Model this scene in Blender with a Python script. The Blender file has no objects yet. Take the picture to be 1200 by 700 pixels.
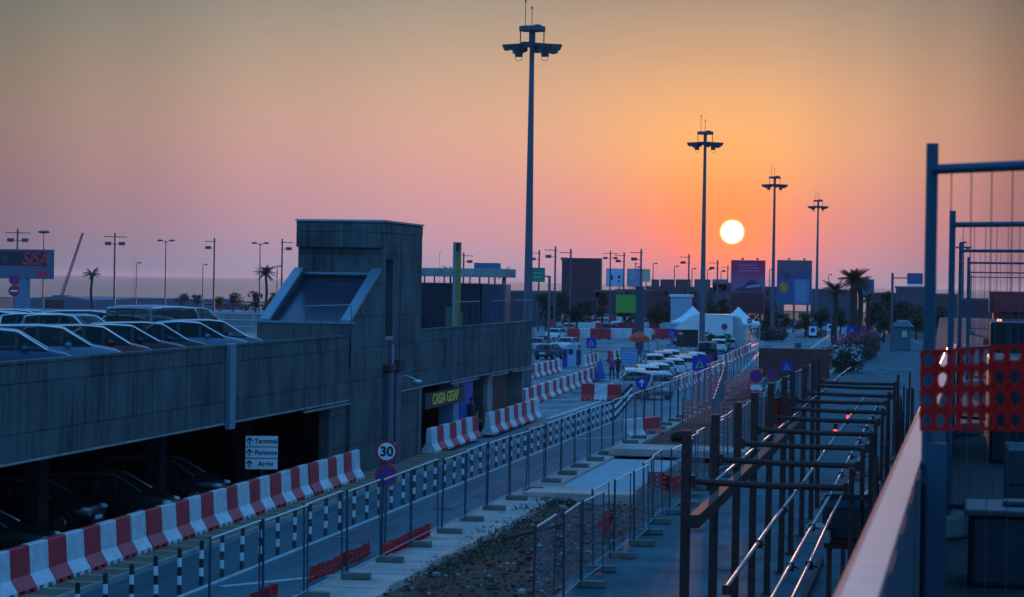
import bpy, bmesh, math, random
from mathutils import Vector, Matrix, noise
R = math.radians
scene = bpy.context.scene
COL = scene.collection
random.seed(7)

# ------------------------------------------------------------------ camera
FPX = 2750.0; CAMH = 7.0
THETA = math.atan(505 / FPX); PITCH = math.atan(20 / FPX); ROLL = R(0.9)
FW = Vector((-math.sin(THETA) * math.cos(PITCH), math.cos(THETA) * math.cos(PITCH), -math.sin(PITCH)))
RT0 = Vector((math.cos(THETA), math.sin(THETA), 0)); UP0 = RT0.cross(FW)
RT = RT0 * math.cos(ROLL) + UP0 * math.sin(ROLL); UP = UP0 * math.cos(ROLL) - RT0 * math.sin(ROLL)
CAM = Vector((0, 0, CAMH))
cd = bpy.data.cameras.new('camera'); cam = bpy.data.objects.new('camera', cd); COL.objects.link(cam)
cd.sensor_width = 36; cd.lens = 36 * FPX / 1200; cd.clip_start = 0.1; cd.clip_end = 60000
cam.matrix_world = Matrix(((RT.x, UP.x, -FW.x, 0), (RT.y, UP.y, -FW.y, 0), (RT.z, UP.z, -FW.z, CAMH), (0, 0, 0, 1)))
cd.dof.use_dof = True; cd.dof.focus_distance = 95; cd.dof.aperture_fstop = 7.5
scene.camera = cam

def ray(x, y): return FW + RT * ((x - 600) / FPX) - UP * ((y - 350) / FPX)
def G(x, y, z=0.0):
    r = ray(x, y); return CAM + r * ((z - CAMH) / r.z)
def PY(x, y, Y):
    r = ray(x, y); return CAM + r * (Y / r.y)
def PX(x, y, X):
    r = ray(x, y); return CAM + r * (X / r.x)

# ------------------------------------------------------------------ light
SUN_DIR = ray(858, 272).normalized()
SUN_EL = math.asin(SUN_DIR.z); SUN_AZ = math.atan2(SUN_DIR.x, SUN_DIR.y)
scene.view_settings.view_transform = 'Standard'; scene.view_settings.look = 'None'
scene.view_settings.exposure = 0.0; scene.view_settings.gamma = 1.0
sl = bpy.data.lights.new('sun', 'SUN'); sl.energy = 1.6; sl.angle = R(0.55); sl.color = (1.0, 0.42, 0.2)
so = bpy.data.objects.new('sun', sl); COL.objects.link(so)
so.rotation_euler = (-SUN_DIR).to_track_quat('-Z', 'Y').to_euler(); so.location = (0, 0, 60)

def lin(c):
    out = []
    for v in c:
        v = v / 255.0
        out.append(v / 12.92 if v <= 0.04045 else ((v + 0.055) / 1.055) ** 2.4)
    return tuple(out) + (1.0,)

w = bpy.data.worlds.new("World"); scene.world = w; w.use_nodes = True
nt = w.node_tree; N = nt.nodes; L = nt.links; N.clear()
def nd(t, **k):
    n = N.new(t)
    for a, b in k.items(): setattr(n, a, b)
    return n
def mth(op, a, b=None, c=None, clamp=False):
    n = nd('ShaderNodeMath', operation=op); n.use_clamp = clamp
    for i, v in enumerate((a, b, c)):
        if v is None: continue
        if isinstance(v, (int, float)): n.inputs[i].default_value = v
        else: L.new(v, n.inputs[i])
    return n.outputs[0]
def ramp(fac, stops, interp='B_SPLINE'):
    n = nd('ShaderNodeValToRGB'); cr = n.color_ramp; cr.interpolation = interp
    while len(cr.elements) > 1: cr.elements.remove(cr.elements[0])
    cr.elements[0].position = stops[0][0]; cr.elements[0].color = stops[0][1]
    for p, c in stops[1:]:
        e = cr.elements.new(p); e.color = c
    L.new(fac, n.inputs[0]); return n.outputs[0]
def mixc(f, a, b):
    n = nd('ShaderNodeMix', data_type='RGBA')
    if isinstance(f, (int, float)): n.inputs[0].default_value = f
    else: L.new(f, n.inputs[0])
    for s, v in ((n.inputs[6], a), (n.inputs[7], b)):
        if isinstance(v, tuple): s.default_value = v
        else: L.new(v, s)
    return n.outputs[2]
tc = nd('ShaderNodeTexCoord'); sep = nd('ShaderNodeSeparateXYZ'); L.new(tc.outputs['Generated'], sep.inputs[0])
el = mth('MULTIPLY', mth('ARCSINE', sep.outputs[2]), 180 / math.pi)
# azimuth from the sun, degrees, signed
cr_, sr_ = math.cos(SUN_AZ), math.sin(SUN_AZ)
ax = mth('SUBTRACT', mth('MULTIPLY', sep.outputs[0], cr_), mth('MULTIPLY', sep.outputs[1], sr_))
ay = mth('ADD', mth('MULTIPLY', sep.outputs[0], sr_), mth('MULTIPLY', sep.outputs[1], cr_))
az = mth('MULTIPLY', mth('ARCTAN2', ax, ay), 180 / math.pi)
elf = mth('DIVIDE', el, 12.0, clamp=True)
cool = ramp(elf, [(0.0, lin((146, 152, 182))), (0.5 / 12, lin((156, 148, 178))), (1.1 / 12, lin((174, 148, 172))), (2 / 12, lin((192, 150, 164))),
                  (3 / 12, lin((202, 158, 158))), (4.2 / 12, lin((200, 164, 150))), (5.6 / 12, lin((176, 159, 140))), (7 / 12, lin((150, 147, 137))), (9 / 12, lin((80, 105, 115))), (1.0, lin((30, 80, 115)))])
warm = ramp(elf, [(0.0, lin((184, 126, 146))), (0.5 / 12, lin((242, 126, 130))), (1.1 / 12, lin((255, 128, 106))), (2.0 / 12, lin((255, 146, 94))),
                  (3.2 / 12, lin((255, 180, 106))), (4.5 / 12, lin((236, 174, 122))), (5.6 / 12, lin((204, 162, 128))), (7 / 12, lin((164, 144, 127))), (9 / 12, lin((85, 105, 115))), (1.0, lin((30, 80, 115)))])
# warm lobe: wider upwards
wid = mth('ADD', 2.2, mth('MULTIPLY', mth('MINIMUM', mth('MAXIMUM', el, 0.0), 7.0), 0.36))
q = mth('DIVIDE', mth('SUBTRACT', az, -0.3), wid)
wf = mth('DIVIDE', 1.0, mth('ADD', 1.0, mth('POWER', mth('ABSOLUTE', q), 2.3)))
wf = mth('MULTIPLY', wf, 1.0, clamp=True)
c1 = mixc(wf, cool, warm)
# sky dimmed left and right of the sun, lens vignetting included in its colour
azn = mth('DIVIDE', mth('ADD', az, 24.0), 36.0, clamp=True)
fall = ramp(azn, [(0.0, (.34, .40, .42, 1)), (6 / 36, (.45, .52, .55, 1)), (9 / 36, (.62, .68, .71, 1)), (13 / 36, (.88, .90, .92, 1)), (17 / 36, (1, 1, 1, 1)), (25 / 36, (1, 1, 1, 1)), (27 / 36, (.92, .90, .90, 1)), (29 / 36, (.78, .73, .73, 1)), (31.2 / 36, (.50, .45, .47, 1)), (1.0, (.25, .25, .3, 1))], 'EASE')
mm = nd('ShaderNodeMix', data_type='RGBA', blend_type='MULTIPLY')
mm.inputs[0].default_value = 1.0; L.new(c1, mm.inputs[6]); L.new(fall, mm.inputs[7]); c1 = mm.outputs[2]
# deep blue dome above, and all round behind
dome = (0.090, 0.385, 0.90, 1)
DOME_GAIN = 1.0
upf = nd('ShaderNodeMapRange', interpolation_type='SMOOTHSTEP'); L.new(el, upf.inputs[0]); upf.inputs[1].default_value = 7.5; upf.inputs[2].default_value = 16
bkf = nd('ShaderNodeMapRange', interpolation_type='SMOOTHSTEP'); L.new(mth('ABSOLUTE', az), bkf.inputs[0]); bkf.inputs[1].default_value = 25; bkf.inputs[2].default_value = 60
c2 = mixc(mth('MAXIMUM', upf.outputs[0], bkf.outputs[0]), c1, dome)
# the sun's disc
dt = nd('ShaderNodeVectorMath', operation='DOT_PRODUCT'); L.new(tc.outputs['Generated'], dt.inputs[0]); dt.inputs[1].default_value = SUN_DIR
ang = mth('MULTIPLY', mth('ARCCOSINE', mth('MINIMUM', dt.outputs['Value'], 1.0)), 180 / math.pi)
dsk = nd('ShaderNodeMapRange', interpolation_type='SMOOTHSTEP'); L.new(ang, dsk.inputs[0]); dsk.inputs[1].default_value = 0.335; dsk.inputs[2].default_value = 0.255
dsk.inputs[3].default_value = 0; dsk.inputs[4].default_value = 1
halo = nd('ShaderNodeMapRange', interpolation_type='SMOOTHSTEP'); L.new(ang, halo.inputs[0]); halo.inputs[1].default_value = 1.7; halo.inputs[2].default_value = 0.22
halo.inputs[3].default_value = 0; halo.inputs[4].default_value = 0.55
c3 = mixc(halo.outputs[0], c2, (1.0, 0.30, 0.07, 1))
core = nd('ShaderNodeMapRange', interpolation_type='SMOOTHSTEP'); L.new(ang, core.inputs[0]); core.inputs[1].default_value = 0.30; core.inputs[2].default_value = 0.20
core.inputs[3].default_value = 0; core.inputs[4].default_value = 1
c4 = mixc(dsk.outputs[0], c3, mixc(core.outputs[0], (1.6, 0.95, 0.32, 1), (6.0, 5.0, 3.2, 1)))
sky = nd('ShaderNodeTexSky'); sky.sky_type = 'NISHITA'; sky.sun_disc = False; sky.sun_elevation = SUN_EL; sky.sun_rotation = SUN_AZ
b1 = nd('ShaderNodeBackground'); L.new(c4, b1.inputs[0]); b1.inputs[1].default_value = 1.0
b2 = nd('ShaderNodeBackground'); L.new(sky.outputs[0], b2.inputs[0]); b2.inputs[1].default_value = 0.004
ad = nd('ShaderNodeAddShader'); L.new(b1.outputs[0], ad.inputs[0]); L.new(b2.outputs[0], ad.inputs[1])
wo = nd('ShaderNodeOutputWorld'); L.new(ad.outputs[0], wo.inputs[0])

# ------------------------------------------------------------------ materials
MATS = {}
def mat(name, col, rough=0.6, metal=0.0, vary=0.0, vscale=2.0, bump=0.0, bscale=20.0, col2=None, coat=0.0, spec=0.5, emit=None, stretch=(1, 1, 1), alpha=1.0):
    if name in MATS: return MATS[name]
    m = bpy.data.materials.new(name); m.use_nodes = True; t = m.node_tree; p = t.nodes['Principled BSDF']
    p.inputs['Roughness'].default_value = rough; p.inputs['Metallic'].default_value = metal
    p.inputs['Specular IOR Level'].default_value = spec; p.inputs['Coat Weight'].default_value = coat
    p.inputs['Coat Roughness'].default_value = 0.04; p.inputs['Alpha'].default_value = alpha
    c = tuple(col) + (1,)
    p.inputs['Base Color'].default_value = c
    if emit:
        p.inputs['Emission Color'].default_value = tuple(emit[0]) + (1,); p.inputs['Emission Strength'].default_value = emit[1]
    if vary or bump:
        g = t.nodes.new('ShaderNodeNewGeometry'); mp = t.nodes.new('ShaderNodeMapping'); mp.inputs['Scale'].default_value = stretch
        t.links.new(g.outputs['Position'], mp.inputs[0])
        if vary:
            n = t.nodes.new('ShaderNodeTexNoise'); n.inputs['Scale'].default_value = vscale; n.inputs['Detail'].default_value = 6; n.inputs['Roughness'].default_value = 0.65
            t.links.new(mp.outputs[0], n.inputs[0])
            r = t.nodes.new('ShaderNodeValToRGB'); r.color_ramp.elements[0].position = 0.32; r.color_ramp.elements[1].position = 0.7
            d = tuple(v * (1 - vary) for v in col) + (1,) if col2 is None else tuple(col2) + (1,)
            r.color_ramp.elements[0].color = d; r.color_ramp.elements[1].color = c
            t.links.new(n.outputs['Fac'], r.inputs[0]); t.links.new(r.outputs[0], p.inputs['Base Color'])
        if bump:
            n2 = t.nodes.new('ShaderNodeTexNoise'); n2.inputs['Scale'].default_value = bscale; n2.inputs['Detail'].default_value = 5
            t.links.new(mp.outputs[0], n2.inputs[0])
            b = t.nodes.new('ShaderNodeBump'); b.inputs['Strength'].default_value = bump; b.inputs['Distance'].default_value = 0.02
            t.links.new(n2.outputs['Fac'], b.inputs['Height']); t.links.new(b.outputs[0], p.inputs['Normal'])
    MATS[name] = m; return m

def concrete(name, col, board=0.14, along='Y', lift=None):
    """board-marked concrete: vertical form boards, day joints, run-off stains"""
    m = bpy.data.materials.new(name); m.use_nodes = True; t = m.node_tree; p = t.nodes['Principled BSDF']; p.inputs['Roughness'].default_value = 0.85
    p.inputs['Specular IOR Level'].default_value = 0.2
    n = lambda k: t.nodes.new(k)
    g = n('ShaderNodeNewGeometry'); s = n('ShaderNodeSeparateXYZ'); t.links.new(g.outputs['Position'], s.inputs[0])
    def mt(op, a, b=None):
        q = n('ShaderNodeMath'); q.operation = op
        for i, v in enumerate((a, b)):
            if v is None: continue
            if isinstance(v, (int, float)): q.inputs[i].default_value = v
            else: t.links.new(v, q.inputs[i])
        return q.outputs[0]
    u = mt('ADD', s.outputs[0], s.outputs[1])
    cell = mt('FLOOR', mt('DIVIDE', u, board))
    wn = n('ShaderNodeTexWhiteNoise'); wn.noise_dimensions = '2D'; cb = n('ShaderNodeCombineXYZ')
    t.links.new(cell, cb.inputs[0]); lift_c = mt('FLOOR', mt('DIVIDE', mt('ADD', s.outputs[2], mt('MULTIPLY', 0.0, cell)), 1.13)); t.links.new(lift_c, cb.inputs[1])
    t.links.new(cb.outputs[0], wn.inputs[0])
    mp = n('ShaderNodeMapping'); mp.inputs['Scale'].default_value = (3.0, 3.0, 0.35); t.links.new(g.outputs['Position'], mp.inputs[0])
    st = n('ShaderNodeTexNoise'); st.inputs['Scale'].default_value = 1.6; st.inputs['Detail'].default_value = 7; st.inputs['Roughness'].default_value = 0.7; t.links.new(mp.outputs[0], st.inputs[0])
    bl = n('ShaderNodeTexNoise'); bl.inputs['Scale'].default_value = 0.55; bl.inputs['Detail'].default_value = 5; t.links.new(g.outputs['Position'], bl.inputs[0])
    fr = mt('FRACT', mt('DIVIDE', u, board)); gap = mt('LESS_THAN', fr, 0.09)
    frz = mt('FRACT', mt('DIVIDE', s.outputs[2], 1.13)); gz = mt('LESS_THAN', frz, 0.035)
    v = mt('ADD', mt('MULTIPLY', wn.outputs[0], 0.20), mt('ADD', mt('MULTIPLY', st.outputs['Fac'], 0.8), mt('MULTIPLY', bl.outputs['Fac'], 0.95)))
    v = mt('SUBTRACT', v, mt('MULTIPLY', mt('MAXIMUM', gap, gz), 0.28))
    r = n('ShaderNodeValToRGB'); r.color_ramp.elements[0].position = 0.45; r.color_ramp.elements[1].position = 1.25 if False else 1.0
    v2 = mt('SUBTRACT', v, 0.12)
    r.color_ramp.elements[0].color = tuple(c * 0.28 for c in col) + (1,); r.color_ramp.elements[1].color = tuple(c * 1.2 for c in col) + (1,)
    t.links.new(v2, r.inputs[0]); t.links.new(r.outputs[0], p.inputs['Base Color'])
    b = n('ShaderNodeBump'); b.inputs['Strength'].default_value = 0.6; b.inputs['Distance'].default_value = 0.015
    t.links.new(v, b.inputs['Height']); t.links.new(b.outputs[0], p.inputs['Normal'])
    MATS[name] = m; return m

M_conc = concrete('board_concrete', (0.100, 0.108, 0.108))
M_concp = mat('plain_concrete', (0.42, 0.40, 0.38), 0.85, vary=0.5, vscale=1.2, bump=0.4, bscale=15, spec=0.25)
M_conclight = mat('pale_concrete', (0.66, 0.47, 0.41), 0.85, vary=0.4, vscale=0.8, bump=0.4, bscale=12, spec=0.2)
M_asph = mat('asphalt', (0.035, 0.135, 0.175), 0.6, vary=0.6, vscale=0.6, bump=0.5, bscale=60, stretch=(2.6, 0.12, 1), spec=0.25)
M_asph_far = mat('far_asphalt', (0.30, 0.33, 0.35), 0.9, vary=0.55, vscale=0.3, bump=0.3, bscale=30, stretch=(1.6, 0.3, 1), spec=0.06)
M_asph_right = mat('worn_asphalt', (0.055, 0.155, 0.19), 0.75, vary=0.7, vscale=0.45, bump=0.6, bscale=25, spec=0.2)
M_conc_in = mat('shade_dark_concrete', (0.035, 0.035, 0.04), 0.95, spec=0.05)  # shade under the deck put into a darker concrete colour
M_dark_int = mat('shade_dark_floor', (0.012, 0.012, 0.014), 0.9, spec=0.1)  # floor colour blackened for the gloom under the deck
M_dirt = mat('red_dirt', (0.30, 0.085, 0.05), 0.95, vary=0.75, vscale=1.3, bump=1.0, bscale=9, col2=(0.06, 0.06, 0.055), spec=0.1)
M_ground = mat('bare_ground', (0.12, 0.12, 0.10), 0.95, vary=0.6, vscale=0.05, bump=0.4, bscale=2, spec=0.1)
M_slab = mat('slab_concrete', (0.50, 0.53, 0.55), 0.8, vary=0.35, vscale=1.0, bump=0.3, bscale=10, stretch=(0.4, 2.2, 1), spec=0.25)
M_white = mat('white_paint', (0.78, 0.78, 0.78), 0.5, vary=0.15, vscale=3)
M_line = mat('road_line_paint', (0.62, 0.64, 0.64), 0.6, vary=0.45, vscale=2.5)
M_bw = mat('barrier_white', (0.80, 0.78, 0.80), 0.45, vary=0.35, vscale=3.2)
M_br = mat('barrier_red', (0.78, 0.03, 0.05), 0.45, vary=0.35, vscale=3.2)
M_black = mat('black_paint', (0.02, 0.02, 0.025), 0.5)
M_galv = mat('galvanised_steel', (0.42, 0.45, 0.48), 0.35, metal=0.85, vary=0.2, vscale=6)
M_mast = mat('mast_steel', (0.13, 0.14, 0.17), 0.5, metal=0.5, vary=0.15, vscale=3)
M_pole = mat('pole_dark_steel', (0.10, 0.11, 0.13), 0.55, metal=0.4)
M_rust = mat('rusty_steel', (0.13, 0.03, 0.024), 0.8, metal=0.0, vary=0.6, vscale=9, bump=0.5, bscale=60, col2=(0.04, 0.02, 0.018))
M_pipe = mat('scaffold_tube', (0.42, 0.36, 0.36), 0.42, metal=0.5, vary=0.35, vscale=7)
M_rail = mat('brushed_handrail', (0.96, 0.98, 1.0), 0.20, metal=1.0, vary=0.15, vscale=6, stretch=(0.3, 2.0, 1), bump=0.05, bscale=30)
M_netred = mat('orange_red_net', (0.70, 0.008, 0.006), 0.75, spec=0.15)
M_blockc = mat('block_concrete', (0.20, 0.21, 0.19), 0.9, vary=0.4, vscale=5, bump=0.4)
M_glass = mat('car_glass', (0.006, 0.03, 0.036), 0.12, spec=0.15, alpha=0.55)
M_rimlight = mat('rim_highlight', (0.97, 0.93, 0.92), 0.22, metal=0.85)  # for the added highlight tubes along the car roofs
M_wglass = mat('window_glass', (0.04, 0.045, 0.06), 0.15, spec=0.4)
M_tyre = mat('tyre_rubber', (0.015, 0.015, 0.016), 0.85)
M_rim = mat('rim_alloy', (0.45, 0.46, 0.48), 0.3, metal=0.9)
M_lens = mat('lamp_lens', (0.75, 0.78, 0.8), 0.08, spec=0.9)
M_tail = mat('tail_lens', (0.45, 0.02, 0.02), 0.15, spec=0.8)
M_plastic = mat('black_plastic', (0.02, 0.02, 0.022), 0.6)
M_blue = mat('sign_blue', (0.01, 0.03, 0.36), 0.4)
M_red = mat('sign_red', (0.55, 0.02, 0.04), 0.4)
M_signw = mat('sign_white', (0.85, 0.85, 0.85), 0.4)
M_signgreen = mat('sign_green', (0.01, 0.22, 0.13), 0.5)
M_back = mat('sign_back_grey', (0.12, 0.13, 0.15), 0.6, metal=0.4)
M_bronze = mat('rust_brown_wood', (0.20, 0.06, 0.045), 0.8, vary=0.5, vscale=2, stretch=(0.4, 0.4, 6), bump=0.4)
M_leaf = mat('leaf_green', (0.05, 0.075, 0.03), 0.7, vary=0.6, vscale=1.5, spec=0.2)
M_leafd = mat('leaf_dark', (0.035, 0.05, 0.03), 0.7, vary=0.5, vscale=1.0, spec=0.2)
M_palm = mat('palm_green', (0.05, 0.06, 0.03), 0.6, vary=0.4, vscale=2)
M_trunk = mat('palm_trunk', (0.07, 0.045, 0.035), 0.9, vary=0.5, vscale=5)
M_flower = mat('red_flower', (0.42, 0.04, 0.09), 0.7, vary=0.5, vscale=3)
M_flowerp = mat('pale_flower', (0.35, 0.34, 0.36), 0.7)
M_tent = mat('tent_canvas', (0.80, 0.82, 0.86), 0.7, vary=0.1, vscale=1)
M_tarp = mat('tarpaulin_grey', (0.85, 0.76, 0.74), 0.65, vary=0.15, vscale=0.8)
M_soil = mat('dark_soil', (0.06, 0.045, 0.035), 0.95, vary=0.5, vscale=3, bump=0.6)

M_galv2 = mat('fence_steel', (0.04, 0.08, 0.12), 0.5, metal=0.5)
M_frail = mat('fence_top_rail', (0.75, 0.66, 0.64), 0.5, metal=0.2)
def paint(name, col, metal=0.3): return mat('paint_' + name, tuple(c * .8 for c in col), 0.35, metal=metal * .4, coat=0.35, spec=0.35)

# ------------------------------------------------------------------ mesh helpers
class MB:
    def __init__(s): s.b = bmesh.new(); s.mi = 0
    def face(s, vs):
        try:
            f = s.b.faces.new([s.b.verts.new(v) if not isinstance(v, bmesh.types.BMVert) else v for v in vs]); f.material_index = s.mi; return f
        except ValueError: return None
    def box(s, x0, x1, y0, y1, z0, z1):
        v = [s.b.verts.new(p) for p in ((x0, y0, z0), (x1, y0, z0), (x1, y1, z0), (x0, y1, z0), (x0, y0, z1), (x1, y0, z1), (x1, y1, z1), (x0, y1, z1))]
        for f in ((0, 3, 2, 1), (4, 5, 6, 7), (0, 1, 5, 4), (1, 2, 6, 5), (2, 3, 7, 6), (3, 0, 4, 7)): s.face([v[i] for i in f])
        return s
    def cbox(s, c, d): return s.box(c[0] - d[0] / 2, c[0] + d[0] / 2, c[1] - d[1] / 2, c[1] + d[1] / 2, c[2] - d[2] / 2, c[2] + d[2] / 2)
    def tube(s, pts, rad, n=8, cap=True):
        pts = [Vector(p) for p in pts]; rs = rad if isinstance(rad, (list, tuple)) else [rad] * len(pts)
        rings = []
        for i, p in enumerate(pts):
            a = pts[max(0, i - 1)]; b = pts[min(len(pts) - 1, i + 1)]; d = (b - a).normalized()
            u = d.cross(Vector((0, 0, 1)) if abs(d.z) < 0.9 else Vector((1, 0, 0))).normalized(); v = d.cross(u)
            rings.append([s.b.verts.new(p + (u * math.cos(2 * math.pi * k / n) + v * math.sin(2 * math.pi * k / n)) * rs[i]) for k in range(n)])
        for i in range(len(rings) - 1):
            for k in range(n): s.face([rings[i][k], rings[i][(k + 1) % n], rings[i + 1][(k + 1) % n], rings[i + 1][k]])
        if cap: s.face(rings[0][::-1]); s.face(rings[-1])
        return s
    def prism(s, poly, axis, a, b):
        """extrude polygon (2d) along axis from a to b"""
        def mk(p, t): return {'x': (t, p[0], p[1]), 'y': (p[0], t, p[1]), 'z': (p[0], p[1], t)}[axis]
        va = [s.b.verts.new(mk(p, a)) for p in poly]; vb = [s.b.verts.new(mk(p, b)) for p in poly]; n = len(poly)
        s.face(va[::-1]); s.face(vb)
        for i in range(n): s.face([va[i], va[(i + 1) % n], vb[(i + 1) % n], vb[i]])
        return s
    def ell(s, c, r, nu=10, nv=6):
        rings = []
        for j in range(1, nv):
            t = math.pi * j / nv
            rings.append([s.b.verts.new((c[0] + r[0] * math.sin(t) * math.cos(2 * math.pi * k / nu), c[1] + r[1] * math.sin(t) * math.sin(2 * math.pi * k / nu), c[2] + r[2] * math.cos(t))) for k in range(nu)])
        tp = s.b.verts.new((c[0], c[1], c[2] + r[2])); bt = s.b.verts.new((c[0], c[1], c[2] - r[2]))
        for k in range(nu): s.face([tp, rings[0][k], rings[0][(k + 1) % nu]]); s.face([bt, rings[-1][(k + 1) % nu], rings[-1][k]])
        for j in range(len(rings) - 1):
            for k in range(nu): s.face([rings[j][k], rings[j + 1][k], rings[j + 1][(k + 1) % nu], rings[j][(k + 1) % nu]])
        return s
    def build(s, name, m, parent=None, smooth=False, bevel=0, loc=None):
        me = bpy.data.meshes.new(name)
        bmesh.ops.recalc_face_normals(s.b, faces=s.b.faces)
        s.b.to_mesh(me); s.b.free()
        ms = m if isinstance(m, (list, tuple)) else [m]
        for x in ms: me.materials.append(x)
        o = bpy.data.objects.new(name, me); COL.objects.link(o)
        if parent: o.parent = parent
        if loc is not None: o.location = loc
        if smooth:
            for p in me.polygons: p.use_smooth = True
            me.set_sharp_from_angle(angle=R(smooth if smooth is not True else 40))
        if bevel:
            bv = o.modifiers.new('bevel', 'BEVEL'); bv.width = bevel; bv.segments = 2; bv.limit_method = 'ANGLE'
        return o
def tag(o, label, cat, group=None):
    o['label'] = label; o['category'] = cat
    if group: o['group'] = group
    return o
def thing(name, label, cat, loc=(0, 0, 0), rz=0.0, group=None):
    o = bpy.data.objects.new(name, None); COL.objects.link(o); o.location = loc; o.rotation_euler = (0, 0, rz); o.empty_display_size = 0.3
    return tag(o, label, cat, group)
def struct(o, kind='structure'): o['kind'] = kind; return o
def dup(o, parent=None, loc=None, rz=None, label=None, group=None, scale=None):
    c = o.copy(); COL.objects.link(c)
    c.parent = parent
    if loc is not None: c.location = loc
    if rz is not None: c.rotation_euler = (0, 0, rz)
    if label: c['label'] = label
    if group: c['group'] = group
    if scale is not None: c.scale = scale
    for ch in KIDS.get(o.name, []):
        dup(ch, c)
        KIDS.setdefault(c.name, [])
    return c
KIDS = {}
def kids(o):
    """remember the children of a thing, so that copies of it can be made"""
    def walk(x):
        KIDS[x.name] = [c for c in bpy.data.objects if c.parent == x]
        for c in KIDS[x.name]: walk(c)
    walk(o); return o
def text_bm(s, size, depth=0.01, shear=0.0, bold=0.0):
    cu = bpy.data.curves.new('lettering', 'FONT'); cu.body = s; cu.size = size; cu.extrude = depth; cu.align_x = 'CENTER'; cu.align_y = 'CENTER'; cu.shear = shear; cu.offset = bold
    o = bpy.data.objects.new('lettering', cu); COL.objects.link(o)
    dg = bpy.context.evaluated_depsgraph_get(); me = bpy.data.meshes.new_from_object(o.evaluated_get(dg)); bpy.data.objects.remove(o)
    me.transform(Matrix.Rotation(R(90), 4, 'X')); return me
def text(s, size, m, parent, loc, name='lettering', depth=0.006, shear=0.0, bold=0.0, sx=1.0):
    me = text_bm(s, size, depth, shear, bold); me.materials.append(m)
    o = bpy.data.objects.new(name, me); COL.objects.link(o); o.parent = parent; o.location = loc; o.scale = (sx, 1, 1); return o
def facing(x, y): return math.atan2(-x, y) if False else -math.atan2(x, y)   # yaw that turns a -Y facing board towards the camera

# ------------------------------------------------------------------ ground, sea, roads
def sheet(name, pts, z, m, nx=1, ny=1, rough=0.0, kind='structure', seed=0):
    b = MB(); P = [Vector((p[0], p[1], 0)) for p in pts]
    gr = []
    for j in range(ny + 1):
        row = []
        for i in range(nx + 1):
            u, v = i / nx, j / ny
            q = (P[0] * (1 - u) + P[1] * u) * (1 - v) + (P[3] * (1 - u) + P[2] * u) * v
            h = rough * noise.noise(Vector((q.x * 0.9 + seed, q.y * 0.9, seed))) + rough * 0.5 * noise.noise(Vector((q.x * 3, q.y * 3, seed)))
            row.append(b.b.verts.new((q.x, q.y, z + h)))
        gr.append(row)
    for j in range(ny):
        for i in range(nx): b.face([gr[j][i], gr[j][i + 1], gr[j + 1][i + 1], gr[j + 1][i]])
    o = b.build(name, m); o['kind'] = kind; return o

sheet('ground', [(-900, -80), (500, -80), (500, 640), (-900, 640)], -0.05, M_ground)
# sea: wind-ruffled water out to the horizon
ms = bpy.data.materials.new('sea_water'); ms.use_nodes = True; t = ms.node_tree; p = t.nodes['Principled BSDF']
p.inputs['Base Color'].default_value = (0.02, 0.07, 0.10, 1); p.inputs['Roughness'].default_value = 0.2; p.inputs['IOR'].default_value = 1.33
g = t.nodes.new('ShaderNodeNewGeometry'); nz = t.nodes.new('ShaderNodeTexNoise'); nz.inputs['Scale'].default_value = 0.12; nz.inputs['Detail'].default_value = 6
mp = t.nodes.new('ShaderNodeMapping'); mp.inputs['Scale'].default_value = (1, 0.5, 1); t.links.new(g.outputs['Position'], mp.inputs[0]); t.links.new(mp.outputs[0], nz.inputs[0])
bp = t.nodes.new('ShaderNodeBump'); bp.inputs['Strength'].default_value = 0.7; bp.inputs['Distance'].default_value = 1.2; t.links.new(nz.outputs['Fac'], bp.inputs['Height']); t.links.new(bp.outputs[0], p.inputs['Normal'])
sheet('sea', [(-12000, 640), (9000, 640), (9000, 20000), (-12000, 20000)], -0.6, ms)
b = MB(); b.box(-900, 500, 638, 644, -1.5, 0.25); struct(b.build('sea_wall', M_concp)); bpy.data.objects['sea_wall'].pop('kind', None); tag(bpy.data.objects['sea_wall'], 'low grey sea wall along the far shore of the plain', 'sea wall')

def road(name, pts, m, z): return sheet(name, pts, z, m)
road('road', [(-18.5, 0), (-13.75, 0), (-13.75, 118.25), (-18.5, 118.25)], M_asph, -0.03)
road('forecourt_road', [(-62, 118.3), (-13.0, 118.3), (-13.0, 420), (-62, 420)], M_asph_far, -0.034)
road('side_road', [(-20.4, 93), (-18.51, 93), (-18.51, 118.25), (-20.4, 118.25)], M_asph_far, -0.036)
road('service_road', [(-8.6, 0), (3.0, 0), (3.0, 330), (-8.6, 330)], M_asph_right, -0.03)
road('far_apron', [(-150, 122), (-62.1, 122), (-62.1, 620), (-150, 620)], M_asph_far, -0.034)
# paved strip: bands of bricks, brown and ochre
mpv = bpy.data.materials.new('strip_paving'); mpv.use_nodes = True; t = mpv.node_tree; p = t.nodes['Principled BSDF']; p.inputs['Roughness'].default_value = 0.85
g = t.nodes.new('ShaderNodeNewGeometry'); s = t.nodes.new('ShaderNodeSeparateXYZ'); t.links.new(g.outputs['Position'], s.inputs[0])
def mt_(op, a, b_=None):
    q_ = t.nodes.new('ShaderNodeMath'); q_.operation = op
    for i, v in enumerate((a, b_)):
        if v is None: continue
        if isinstance(v, (int, float)): q_.inputs[i].default_value = v
        else: t.links.new(v, q_.inputs[i])
    return q_.outputs[0]
fr = mt_('FRACT', mt_('DIVIDE', s.outputs[1], 1.25)); st_ = mt_('LESS_THAN', fr, 0.22)
nn = t.nodes.new('ShaderNodeTexNoise'); nn.inputs['Scale'].default_value = 3; nn.inputs['Detail'].default_value = 6; t.links.new(g.outputs['Position'], nn.inputs[0])
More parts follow.
